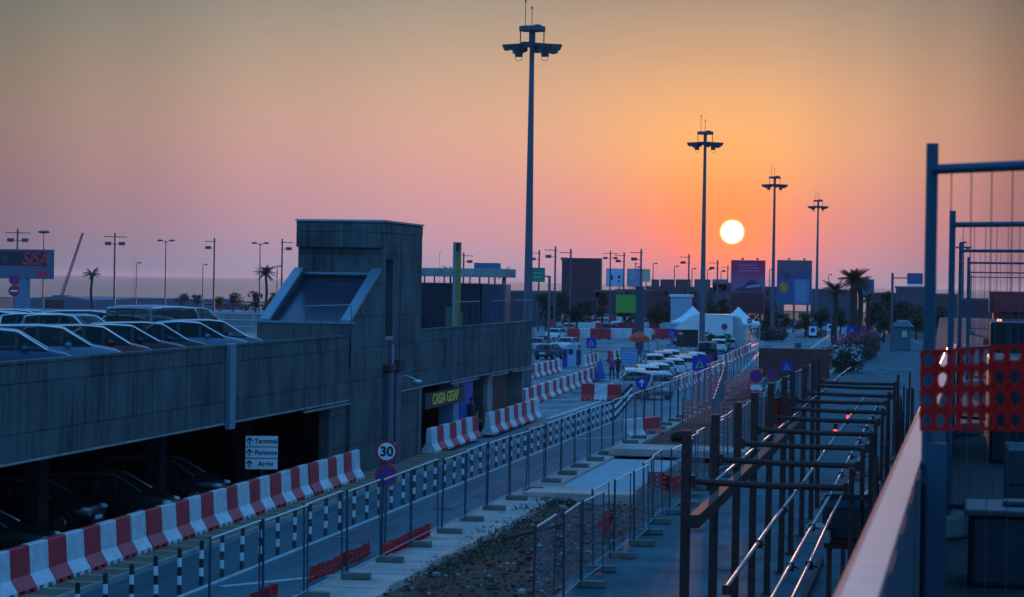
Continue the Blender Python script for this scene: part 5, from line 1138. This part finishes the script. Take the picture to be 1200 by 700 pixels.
# ------------------------------------------------------------------ tents, shelter, hoarding, far buildings
def tent(cx, top, Y, wpx, eave, lb):
    q = PY(cx, top, Y); S = thing('gazebo_tent', lb, 'tent', (q.x, Y, 0), .1, 'white peaked tents'); W = wpx / FPX * Y / 2; ze = PY(cx, eave, Y).z; zt = q.z; b = MB(); n = 8
    rings = []
    for j in range(n + 1):
        f = j / n; r = W * f; z = ze + (zt - ze) * (1 - f) ** 1.5; ring = []
        for (sx, sy) in ((-1, -1), (1, -1), (1, 1), (-1, 1)): ring.append(b.b.verts.new((sx * r, sy * r, z)))
        rings.append(ring)
    for j in range(n):
        for k in range(4): b.face([rings[j][k], rings[j][(k + 1) % 4], rings[j + 1][(k + 1) % 4], rings[j + 1][k]])
    dn = [b.b.verts.new((sx * W, sy * W, ze - .25)) for (sx, sy) in ((-1, -1), (1, -1), (1, 1), (-1, 1))]
    for k in range(4): b.face([rings[n][k], rings[n][(k + 1) % 4], dn[(k + 1) % 4], dn[k]])
    b.build('canopy', M_tent, S)
    for (sx, sy) in ((-1, -1), (1, -1), (1, 1), (-1, 1)): b = MB(); b.tube([(sx * (W - .05), sy * (W - .05), 0), (sx * (W - .05), sy * (W - .05), ze - .02)], .05, 6); b.build('leg', M_galv, S)
    return S
tent(812, 358.5, 300, 50, 377, 'white peaked tent left of the second mast'); tent(865.5, 359.5, 290, 50, 378, 'white peaked tent right of the grey tarpaulin shelter')
p0 = PY(789, 400, 262); p1 = PY(859, 369, 262); S = thing('tarpaulin_shelter', 'large pale tarpaulin shelter with sloping left side behind the second mast', 'shelter', (p0.x, 262, 0)); W = p1.x - p0.x; zt = p1.z
b = MB(); b.prism([(0, zt - 1.75), (W * .16, zt - .85), (W * .30, zt - .25), (W * .42, zt), (W * .93, zt), (W * .985, zt - .2), (W, zt - .7), (W, .0), (W * .42, 0), (W * .42, zt - 1.75)], 'y', 0, 5.0); b.build('tarpaulin', M_tarp, S)
b = MB(); b.prism([(W + .004, 0), (W + .75, 0), (W + .75, zt - 1.3), (W + .45, zt - .45), (W + .004, zt - .15)], 'y', .5, 5.2); b.build('side_flap', mat('tarp_side', (.35, .36, .38), .7), S)
b = MB(); b.box(.3, W * .415, .6, 4.4, 0, zt - 1.9); b.build('interior_shade', M_plastic, S)  # black box stands in for the shade inside the shelter
hA = PY(890, 408, 180); hB = PY(971, 443, 180); S = thing('brown_hoarding', 'wide hoarding of brown horizontal boards behind the leafy plant', 'hoarding', (hA.x, 180, 0)); W = hB.x - hA.x; n = 7
b = MB(); Hh = hA.z
for k in range(n): b.box(0, W, .004 * (k % 2), .05, Hh * k / n, Hh * (k + 1) / n - .012)
b.box(0.01, W - .01, .0505, .06, 0, Hh - .02)
b.build('boards', M_bronze, S)
for k in range(5): b = MB(); b.box(W * k / 4 - .05, W * k / 4 + .05, .053, .15, 0, Hh + .05); b.build('post', M_rust, S)
b = MB(); b.box(0, W, -.03, .1, Hh + .002, Hh + .06); b.build('cap', M_pipe, S)
q = G(935, 408); b = MB(); b.box(-.25, .25, 0, .2, 0, 2.6); o = b.build('bollard_post', M_pole, loc=(PY(935, 410, 182).x, 182, 0)); tag(o, 'dark post standing just behind the brown hoarding', 'post')
Bd = mat('far_wall_dark', (.05, .055, .075), .8); Bm = mat('far_wall_mid', (.09, .085, .12), .8); Br = mat('far_wall_red', (.10, .04, .055), .8)
building(142, 245, 353, 520, 'long low grey blue building on the far left behind the van', mat('far_blue_wall', (.08, .14, .2), .8), roofm=mat('far_blue_roof', (.12, .2, .27), .7))
building(586, 622, 343, 360, 'low blue grey building between kiosk and nearest mast', Bd); building(698, 722, 342, 420, 'dark low building under the white billboard', Bd); building(757, 862, 337.5, 450, 'long dim terminal building below the row of boards', Bm, floors=3); building(722, 762, 341, 430, 'dark shed behind the green panel', Br)
building(895, 912, 338, 460, 'grey building between the two large billboards', Bm, floors=3); building(950, 1000, 341, 430, 'grey building behind the left palm', Bm, floors=2); building(1015, 1125, 345, 440, 'long dim building right of the palms', Bd, floors=2); building(1050, 1095, 338, 400, 'flat roofed block under the blue overhead sign', Bm, floors=2)
building(640, 700, 343, 460, 'dark low building beneath the dark billboard', Br); building(1125, 1230, 352, 380, 'dark red sheds beyond the terrace fences', Br)
building(786, 806, 348, 330, 'small pale roofed cabin left of the second mast', mat('cabin_pale', (.4, .42, .5), .7), depth=6, floors=1, roofm=M_white)
# hangar roof on the far left
a = PY(31, 352, 430); c = PY(104, 352, 430); S = thing('hangar', 'low curved roof hangar on the far left behind the deck cars', 'hangar', (a.x, 430, 0)); W = c.x - a.x; zt = PY(62, 347.5, 430).z
b = MB(); b.prism([(W * f, (zt - 1.3) + 1.3 * (1 - (2 * (f * .8 + .08) - 1) ** 2) ** .7 * .98) for f in [i / 14 for i in range(15)]][::-1] + [(0, 0), (W, 0)], 'y', 0, 24); b.build('roof_vault', mat('hangar_blue', (.06, .11, .17), .6), S)
b = MB(); b.box(W * .3, W * .6, -.05, -.003, 0, 2.0); b.build('door', M_plastic, S)
# guard hut right
p0 = PY(1046, 400, 265); S = thing('guard_hut', 'small teal guard hut with pale window on the service road', 'guard hut', (p0.x, 265, 0))
S.scale = (1.15, 1.15, 1.15)
b = MB(); b.box(0, 1.7, 0, 2, 0, 2.3); b.build('wall', mat('hut_teal', (.06, .13, .15), .6), S); b = MB(); b.prism([(-.25, 2.303), (1.95, 2.303), (1.4, 2.9), (.4, 2.9)], 'y', -.25, 2.25); b.build('roof', mat('hut_roof', (.12, .25, .3), .5), S); b = MB(); b.box(.9, 1.35, -.03, -.003, 1.3, 1.9); b.build('window', mat('hut_window', (.55, .5, .48), .4), S)
b = MB(); b.box(0, 32, 0, .3, 0, 1.0); o = b.build('deck_far_wall', M_concp, loc=(-61.6, 116.2, 4.19)); tag(o, 'low wall on the far side of the parking deck', 'wall')
b = MB()
for k in range(14): b.tube([(k * 2.2, 0, 0), (k * 2.2, 0, 1.0)], .04, 6)
for z in (.35, .68, 1.0): b.tube([(0, 0, z), (28.6, 0, z)], .035, 6)
o = b.build('guard_rail', M_galv, loc=(-60, 112.0, 4.19)); tag(o, 'horizontal tube guard rail along the far side of the deck', 'guard rail')
# concrete island below the hedge far left ground
b = MB(); b.box(-1.2, 1.2, 0, 45, 0, .25); o = b.build('hedge_kerb', M_concp, loc=(-8.7, 185, 0)); o.scale = (.1, 1, 1); struct(o)

# ------------------------------------------------------------------ vehicles
def car_parts(kind):
    # stations: x, z_bottom, z_belt, z_top, half width at belt, half width at roof
    if kind == 'van':
        Lh, hw, zb = 2.2, .90, .98
        st = [(-2.2, .35, .95, 1.0, .82, .78), (-2.17, .28, 1.0, 1.78, .86, .74), (-2.05, .25, 1.0, 1.84, .88, .76), (-1.35, .22, 1.0, 1.88, .9, .78), (-1.28, .22, 1.0, 1.88, .9, .78), (-.35, .22, 1.0, 1.88, .9, .78), (-.27, .22, 1.0, 1.88, .9, .78), (.75, .22, 1.0, 1.84, .9, .76), (.95, .22, 1.0, 1.78, .9, .74), (1.55, .22, 1.04, 1.12, .88, .72), (2.0, .25, .92, .98, .82, .70), (2.15, .30, .72, .78, .74, .66), (2.2, .36, .55, .6, .68, .6)]
        side = {2, 4, 6, 8}; top = {8, 0}
    elif kind == 'sedan':
        st = [(-2.2, .38, .80, .86, .7, .6), (-2.12, .30, .92, .98, .78, .68), (-1.95, .25, .96, 1.02, .82, .7), (-1.55, .22, .97, 1.05, .85, .68), (-.95, .22, .96, 1.36, .86, .60), (-.85, .22, .96, 1.40, .86, .60), (-.3, .22, .95, 1.45, .87, .60), (-.2, .22, .95, 1.45, .87, .60), (.35, .22, .94, 1.42, .87, .60), (.45, .22, .94, 1.39, .87, .60), (1.15, .22, .93, 1.0, .86, .66), (1.8, .24, .80, .87, .82, .70), (2.08, .28, .68, .74, .74, .64), (2.18, .36, .52, .56, .66, .56)]
        side = {3, 5, 7, 9}; top = {3, 9}
    elif kind == 'estate':
        st = [(-2.2, .38, .80, .86, .72, .64), (-2.14, .30, .95, 1.02, .8, .70), (-1.98, .25, .98, 1.36, .84, .64), (-1.88, .25, .98, 1.44, .85, .63), (-1.2, .22, .98, 1.50, .87, .64), (-1.1, .22, .98, 1.50, .87, .64), (-.2, .22, .97, 1.52, .87, .64), (-.1, .22, .97, 1.52, .87, .64), (.4, .22, .96, 1.47, .87, .63), (.5, .22, .96, 1.44, .87, .62), (1.2, .22, .95, 1.02, .86, .68), (1.82, .24, .84, .90, .82, .70), (2.1, .28, .70, .76, .74, .64), (2.2, .36, .54, .58, .66, .56)]
        side = {3, 5, 7, 9}; top = {1, 9}
    else:  # hatch
        st = [(-1.95, .38, .78, .84, .72, .62), (-1.90, .30, .93, 1.0, .80, .68), (-1.68, .25, .97, 1.34, .83, .62), (-1.58, .24, .97, 1.40, .84, .61), (-1.05, .22, .96, 1.46, .85, .61), (-.95, .22, .96, 1.46, .85, .61), (-.15, .22, .95, 1.48, .86, .61), (-.05, .22, .95, 1.48, .86, .61), (.38, .22, .94, 1.44, .86, .60), (.46, .22, .94, 1.41, .86, .60), (1.15, .22, .92, .99, .85, .66), (1.62, .24, .82, .88, .81, .68), (1.85, .28, .68, .74, .74, .62), (1.95, .36, .52, .56, .66, .56)]
        side = {3, 5, 7, 9}; top = {1, 9}
    return st, side, top
CARMESH = {}
def build_car(kind, pm, label, loc, rz, group, simple=False):
    key = (kind, pm.name)
    cat = {'van': 'van'}.get(kind, 'car')
    if key in CARMESH:
        o = dup(CARMESH[key]); tag(o, label, cat, group); o.location = loc; o.rotation_euler = (0, 0, rz); return o
    st, side, top = car_parts(kind)
    S = thing('parked_' + ('van' if kind == 'van' else 'car'), label, cat, loc, rz, group)
    body = MB(); gl = MB()
    def ring(s):
        x, zb, zl, zt, wb, wr = s; d = zt - zl
        half = [(wb * .86, zb), (wb * .97, zb + .10), (wb * 1.0, zb + (zl - zb) * .45), (wb * 1.0, zl - .10), (wb * .965, zl)]
        if d > .2: half += [(wr + (wb * .965 - wr) * .12, zt - .07 * min(1, d)), (wr * .86, zt - .012)]
        else: half += [(wb * .92, zl + d * .5), (wr * .86, zt - .01)]
        half += [(0.001, zt + .005)]
        return [(x, y, z) for y, z in half], [(x, -y, z) for y, z in half]
    RG = [ring(s) for s in st]; NR = 8
    for i in range(len(st) - 1):
        for sgn in (0, 1):
            a, c = RG[i][sgn], RG[i + 1][sgn]
            for j in range(NR - 1):
                isg = (j == 4 and i in side) or (j in (5, 6) and i in top and True)
                if j == 5 and i in top and abs(st[i][3] - st[i + 1][3]) < .2: isg = False
                q = [a[j], c[j], c[j + 1], a[j + 1]]
                if j == 5 and i in top: q = q
                body.mi = 1 if (j == 4 and min(side) < i < max(side)) else 0
                (gl if isg else body).face(q)
    for e in (0, -1):
        vs = RG[e][0] + RG[e][1][::-1]; body.face(vs)
    for i in range(len(st) - 1): body.face([RG[i][0][0], RG[i + 1][0][0], RG[i + 1][1][0], RG[i][1][0]])
    bmesh.ops.remove_doubles(body.b, verts=body.b.verts, dist=.0005); bmesh.ops.remove_doubles(gl.b, verts=gl.b.verts, dist=.0005)
    body.mi = 0; body.build('body', [pm, M_plastic], S, smooth=35); gl.build('windows', M_glass, S, smooth=35)
    Lr = st[0][0]; Lf = st[-1][0]; wb = st[6][4]
    # pillars
    b = MB()
    for i in range(len(st) - 1):
        if i not in side and 2 < i < len(st) - 4: pass
    for xw in (Lr + .72, Lf - .78):
        for s_ in (-1, 1):
            b = MB(); b.tube([(xw, s_ * (wb - .21), .32), (xw, s_ * (wb + .004), .32)], .315, 18); o = b.build('wheel', M_tyre, S, smooth=30)
            b = MB(); b.tube([(xw, s_ * (wb + .005), .32), (xw, s_ * (wb + .018), .32)], [.205, .19], 12); b.build('rim', M_rim, o)
            b = MB(); K = 12
            pr = [(xw + .40 * math.cos(math.pi * k / K), .32 + .40 * math.sin(math.pi * k / K)) for k in range(K + 1)] + [(xw - .33 * math.cos(math.pi * k / K), .32 + .33 * math.sin(math.pi * k / K)) for k in range(K + 1)]
            b.prism(pr, 'y', s_ * (wb - .01), s_ * (wb + .012)); b.build('wheel_arch', M_plastic, S)
    zf = st[-2][3]; zr = st[1][2]
    for s_ in (-1, 1):
        b = MB(); b.ell((Lf - .13, s_ * (st[-2][4] - .10), zf - .06), (.17, .17, .085), 10, 6); b.build('headlight', M_lens, S, smooth=True)
        b = MB(); b.ell((Lr + .09, s_ * (st[1][4] - .07), zr - .08), (.08, .11, .16), 8, 6); b.build('tail_light', M_tail, S, smooth=True)
        b = MB(); b.ell((.62 if kind != 'van' else 1.2, s_ * (wb + .09), 1.0), (.09, .10, .075), 8, 6); b.build('mirror', pm, S, smooth=True)
    b = MB(); b.box(Lf - .08, Lf + .012, -.45, .45, .30, .46); b.box(Lr - .012, Lr + .08, -.6, .6, .34, .44); b.build('bumper_grille', M_plastic, S, bevel=.02)
    b = MB(); b.box(Lf + .014, Lf + .024, -.26, .26, .40, .51); b.box(Lr - .026, Lr - .014, -.26, .26, .55, .66); b.build('number_plate', M_signw, S)
    b = MB(); b.ell((-.3, .33, .85), (.12, .22, .36), 8, 6); b.ell((-.3, -.33, .85), (.12, .22, .36), 8, 6); b.build('seats', M_plastic, S)
    # added bright tube along the roof edge, imitating its backlit rim highlight
    b = MB()
    for s_ in (-1, 1):
        pts = [RG[i][0 if s_ > 0 else 1][5] for i in range(2, len(st) - 3)]; b.tube([(p_[0], p_[1] * 1.005, p_[2] + .008) for p_ in pts], .022, 6)
    b.build('roof_edge_strip', M_rimlight, S)
    kids(S); CARMESH[key] = S; return S
P_blue = paint('steel_blue', (.03, .06, .13)); P_silver = paint('silver', (.36, .38, .42), .6); P_red = paint('dark_red', (.22, .015, .02)); P_maroon = paint('maroon_black', (.05, .01, .018)); P_dark = paint('near_black', (.015, .02, .03)); P_lblue = paint('pale_blue', (.14, .21, .31)); P_white = paint('white', (.72, .74, .75), 0.0); P_grey = paint('mid_grey', (.12, .15, .18)); P_shade = mat('paint_shade_black', (.006, .008, .01), .4, spec=.3); P_navy = paint('navy', (.02, .05, .12))  # the blackest paint carries the shade on the cars under the deck
DZ = 4.19
def nose(px, py, nx, kind, pm, label, rz=R(21), group='cars parked nose to the deck parapet'):
    Lf = {'hatch': 1.95}.get(kind, 2.2); q = PX(px, py, nx); a = rz
    build_car(kind, pm, label, (nx - Lf * math.cos(a), q.y - Lf * math.sin(a), DZ), a, group)
nose(94, 424, -20.95, 'hatch', P_blue, 'steel blue hatchback nearest the camera on the deck')
nose(152, 419, -20.85, 'estate', P_lblue, 'pale blue estate car second along the parapet')
nose(187, 414, -20.95, 'hatch', P_red, 'dark red small car between pale blue estate and black saloon')
nose(229, 410, -20.9, 'sedan', P_maroon, 'maroon black saloon with a long bright roof edge')
nose(251, 408, -21.0, 'hatch', P_dark, 'near black hatchback behind the maroon saloon')
nose(301, 404, -20.9, 'sedan', P_lblue, 'pale blue saloon beside the blue cover on the parapet')
nose(317, 402, -20.9, 'hatch', P_grey, 'grey hatchback last before the stair tower')
# second row, seen over the first
def row2(px, top, hroof, kind, pm, lb, rz, grp='cars parked in the second row on the deck'):
    # distance from roof height
    z = DZ + hroof; g = G(px, top, z); build_car(kind, pm, lb, (g.x, g.y, DZ), rz, grp)
row2(10, 365, 1.5, 'estate', P_silver, 'silver estate at the left edge of the second row', .1); row2(62, 367.5, 1.46, 'hatch', P_white, 'white hatchback behind the pale blue estate', -.1); row2(88, 368.5, 1.46, 'hatch', P_grey, 'grey hatchback with pale roof in the second row', -.3)
row2(116, 364, 1.50, 'estate', P_lblue, 'pale blue estate farther back left of the van', .05); row2(150, 369, 1.46, 'hatch', P_navy, 'navy hatchback with pale roof in front of the van', 2.6); row2(188, 357.5, 1.88, 'van', P_grey, 'dark people carrier standing tallest in the second row', 1.42); row2(28, 362.5, 1.5, 'estate', P_navy, 'navy estate half hidden at the far left', .05); row2(222, 360.5, 1.46, 'hatch', P_dark, 'black hatchback right of the people carrier', 1.35)
# cars under the deck
build_car('hatch', P_shade, 'dull dark car whose nose peeps out of the dark under the deck', (-23.1, PX(196, 585, -21.3).y, 0), .15, 'cars under the deck')
build_car('sedan', P_shade, 'dark saloon with lit nose in the dark at the lower left', (-23.0, PX(52, 610, -21).y, 0), .2, 'cars under the deck')
build_car('hatch', P_dark, 'black car deep in the dark behind the direction sign', (-23.4, PX(258, 566, -21.4).y + .5, 0), .1, 'cars under the deck'); build_car('hatch', P_shade, 'black hatchback deep in the dark at the left edge', (-24.4, 50.3, 0), .1, 'cars under the deck')
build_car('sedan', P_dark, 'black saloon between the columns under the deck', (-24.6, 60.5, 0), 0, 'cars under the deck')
def carat(px, py, kind, pm, lb, rz, grp): p = G(px, py, 0); build_car(kind, pm, lb, (p.x, p.y, -.03), rz, grp)
grpq = 'white cars queued behind the barrier row'
build_car('estate', P_silver, 'silver estate car with its rear to the lane at the head of the queue', (-18.0, 142.6, -.03), R(131), grpq).scale = (1.08, 1.08, 1.12)
yq = 153.5
for i, (k, pm, lb) in enumerate((('hatch', P_white, 'white hatchback first behind the estate'), ('estate', P_white, 'white estate second behind the head of the queue'), ('hatch', P_white, 'white hatchback third in the queue of cars'), ('sedan', P_silver, 'silver saloon fourth in the queue of cars'), ('hatch', P_white, 'white hatchback fifth in the queue of cars'), ('estate', P_white, 'white estate sixth in the queue near the pedestrian sign'), ('hatch', P_silver, 'silver hatchback seventh in the queue'), ('hatch', P_white, 'white hatchback eighth in the queue'))):
    build_car(k, pm, lb, (-19.9 - .02 * i, yq + i * 5.6, -.03), R(93 + (i % 3 - 1) * 5 + 12), grpq)
for i in range(3): build_car(('hatch', 'estate')[i % 2], (P_white, P_silver, P_white, P_navy, P_white)[i], ('white hatchback nearest in the second file left of the queue', 'silver estate in the second file left of the queue', 'white hatchback midway in the second file left of the queue', 'navy estate in the second file left of the queue', 'white hatchback farthest in the second file left of the queue')[i], (-22.6 - .05 * i, 186 + i * 6.2, -.03), R(101), grpq)
carat(842, 414, 'estate', P_white, 'white estate parked beside the dark bush', R(96), grpq); carat(828, 424, 'van', P_navy, 'dark people carrier seen behind the pedestrian sign', R(98), grpq); carat(853, 412, 'hatch', P_silver, 'silver car at the far end of the queue right of the van', R(97), grpq)
gf = 'cars standing on the forecourt'
carat(665, 412, 'hatch', P_white, 'white car facing the camera near the grey cabinets', R(-100), gf); carat(651, 399, 'hatch', P_white, 'white car facing the camera farther back left', R(-98), gf); carat(636, 409, 'hatch', P_dark, 'dark car half hidden by the end of the short parapet', R(-70), gf); carat(628, 413, 'estate', P_silver, 'silver car right beside the end of the short parapet', R(-80), gf)
carat(702, 389, 'hatch', P_white, 'white car behind the checkered barriers, left one', R(95), gf); carat(716, 391, 'estate', P_navy, 'dark car behind the checkered barriers', R(80), gf); carat(725, 388, 'hatch', P_white, 'white car behind the checkered barriers, right one', R(80), gf); carat(686, 386, 'van', P_maroon, 'maroon people carrier left of the white cars', R(85), gf); carat(706, 383, 'hatch', P_silver, 'silver car in the back row of the forecourt', R(88), gf)
carat(806, 404, 'van', P_lblue, 'pale blue van standing behind the red round sign', R(60), gf)
for px, py, k, pm, lb in ((668, 391, 'hatch', P_silver, 'silver hatchback left of the checkered wall'), (738, 386, 'hatch', P_silver, 'silver hatchback right of the two white ones behind the checkered wall'), (757, 384, 'estate', P_grey, 'grey estate just right of the dark totem'), (771, 386, 'hatch', P_white, 'white hatchback near the left tent'), (694, 379, 'hatch', P_red, 'dark red hatchback in the far row under the dark billboard'), (712, 378, 'hatch', P_lblue, 'pale blue hatchback in the far row under the white billboard'), (732, 378, 'estate', P_white, 'white estate in the far row under the green panel'), (664, 379, 'estate', P_grey, 'grey estate in the far row below the olive hedge'), (886, 388, 'hatch', P_white, 'white hatchback beside the right tent'), (644, 421, 'hatch', P_navy, 'navy hatchback behind the short barrier row by the parapet end')):
    carat(px, py, k, pm, lb, R(80 + (px % 7) * 4), gf)
p = PY(600, 380, 128)
build_car('hatch', P_white, 'white car roof seen above the short parapet', (-27.0, 111, 4.19), .1, 'cars parked on the far end of the deck')
for i, (px, c_) in enumerate(((250, P_lblue), (265, P_grey), (280, paint('violet', (.25, .06, .35))), (293, P_red), (305, P_white), (318, paint('magenta', (.35, .03, .2))), (331, P_blue))):
    q = PY(px, 366, 470); build_car(('estate', 'hatch')[i % 2], c_, ('pale blue car first from the left in the far coloured row', 'grey car in the far coloured row', 'violet car in the far coloured row', 'dark red car in the far coloured row', 'white car in the far coloured row', 'magenta car in the far coloured row', 'steel blue car nearest the tower in the far coloured row')[i], (q.x, 470, 0), .2, 'row of coloured cars far behind the deck')
q = G(1036, 392)
build_car('hatch', P_lblue, 'pale blue car beyond the pink shrub', (G(1030, 393).x, 300, 0), R(-110), 'cars at the far end of the service road'); build_car('hatch', P_grey, 'grey car right of the pale blue one beyond the shrub', (G(1040, 390).x, 310, 0), R(-95), 'cars at the far end of the service road')

# ------------------------------------------------------------------ people
def person(px, py, lb, shirt, trousers, hair=(.03, .02, .015), rz=0.0, stride=.15, loc=None):
    p = G(px, py) if loc is None else Vector(loc); S = thing('person', lb, 'person', (p.x, p.y, p.z if loc else 0), rz)
    V = [(0, 0, .95, .13), (0, 0, 1.15, .13), (0, 0, 1.38, .145), (0, 0, 1.50, .06), (0, 0, 1.57, .075), (0, 0, 1.67, .095), (0, 0, 1.74, .06),
         (-.10, 0, .86, .095), (-.10, stride, .48, .06), (-.10, stride * .4, .07, .04), (-.10, -.10 + stride * .4, .04, .035), (.10, 0, .86, .095), (.10, -stride * .6, .48, .06), (.10, -stride, .07, .04), (.10, -.12 - stride, .04, .035),
         (-.19, 0, 1.42, .055), (-.25, .03, 1.12, .042), (-.24, -.1, .87, .03), (-.24, -.13, .78, .032), (.19, 0, 1.42, .055), (.25, .03, 1.12, .042), (.24, -.1, .87, .03), (.24, -.13, .78, .032)]
    Ed = [(0, 1), (1, 2), (2, 3), (3, 4), (4, 5), (5, 6), (0, 7), (7, 8), (8, 9), (9, 10), (0, 11), (11, 12), (12, 13), (13, 14), (2, 15), (15, 16), (16, 17), (17, 18), (2, 19), (19, 20), (20, 21), (21, 22)]
    me = bpy.data.meshes.new('body'); me.from_pydata([v[:3] for v in V], Ed, []); o = bpy.data.objects.new('body', me); COL.objects.link(o)
    sk_ = o.modifiers.new('skin', 'SKIN'); sv = me.skin_vertices[0].data
    for i, v in enumerate(V): sv[i].radius = (v[3], v[3])
    sv[0].use_root = True; ss = o.modifiers.new('sub', 'SUBSURF'); ss.levels = 1; ss.render_levels = 1
    dg = bpy.context.evaluated_depsgraph_get(); m2 = bpy.data.meshes.new_from_object(o.evaluated_get(dg)); bpy.data.objects.remove(o)
    mats = [mat('skin_tone', (.35, .2, .14), .6), shirt, trousers, M_plastic]
    m2.materials.clear()
    for x in mats: m2.materials.append(x)
    for f in m2.polygons:
        z = f.center.z; f.use_smooth = True
        f.material_index = 3 if z < .09 else 2 if z < .95 and abs(f.center.x) < .2 else 1 if (z < 1.5 and (abs(f.center.x) < .17 or z > 1.15)) else 0
    o = bpy.data.objects.new('body', m2); COL.objects.link(o); o.parent = S
    b = MB(); b.ell((0, .02, 1.72), (.098, .11, .085), 10, 6); b.build('hair', mat('hair_dark', hair, .6), S, smooth=True)
    b = MB(); b.ell((0, -.105, 1.665), (.014, .02, .02), 6, 4); b.build('nose', mats[0], S)
    return S
person(717, 446, 'person in a magenta top walking between the barriers', mat('shirt_magenta', (.45, .03, .22), .7), mat('trousers_dark', (.03, .03, .05), .8), rz=.4); person(724, 445, 'person in dark clothes walking beside the magenta top', mat('shirt_dark', (.04, .03, .03), .7), mat('trousers_dark', (.03, .03, .05), .8), rz=-.3)
person(0, 0, 'person in dark clothes standing by the blue pier of the pay office', mat('shirt_dark', (.04, .03, .03), .7), mat('trousers_dark', (.03, .03, .05), .8), loc=(-20.55, 102.4, 0.02)); person(656, 391, 'person standing at the back left of the forecourt', mat('shirt_pale', (.4, .42, .45), .7), mat('trousers_dark', (.03, .03, .05), .8))
person(765, 402, 'person in a pale top at the right end of the checkered wall', mat('shirt_pale', (.4, .42, .45), .7), mat('trousers_red', (.3, .03, .04), .8))

# ------------------------------------------------------------------ evening haze
hz = bpy.data.materials.new('evening_haze'); hz.use_nodes = True; t = hz.node_tree; t.nodes.clear()
pv = t.nodes.new('ShaderNodeVolumePrincipled'); pv.inputs['Color'].default_value = (0.86, 0.80, 0.88, 1); pv.inputs['Density'].default_value = 0.00006; pv.inputs['Anisotropy'].default_value = 0.35
ou = t.nodes.new('ShaderNodeOutputMaterial'); t.links.new(pv.outputs[0], ou.inputs['Volume'])
b = MB(); b.box(-12100, 9100, -120, 20100, -2.5, 26.5); o = b.build('haze', hz); o['kind'] = 'stuff'
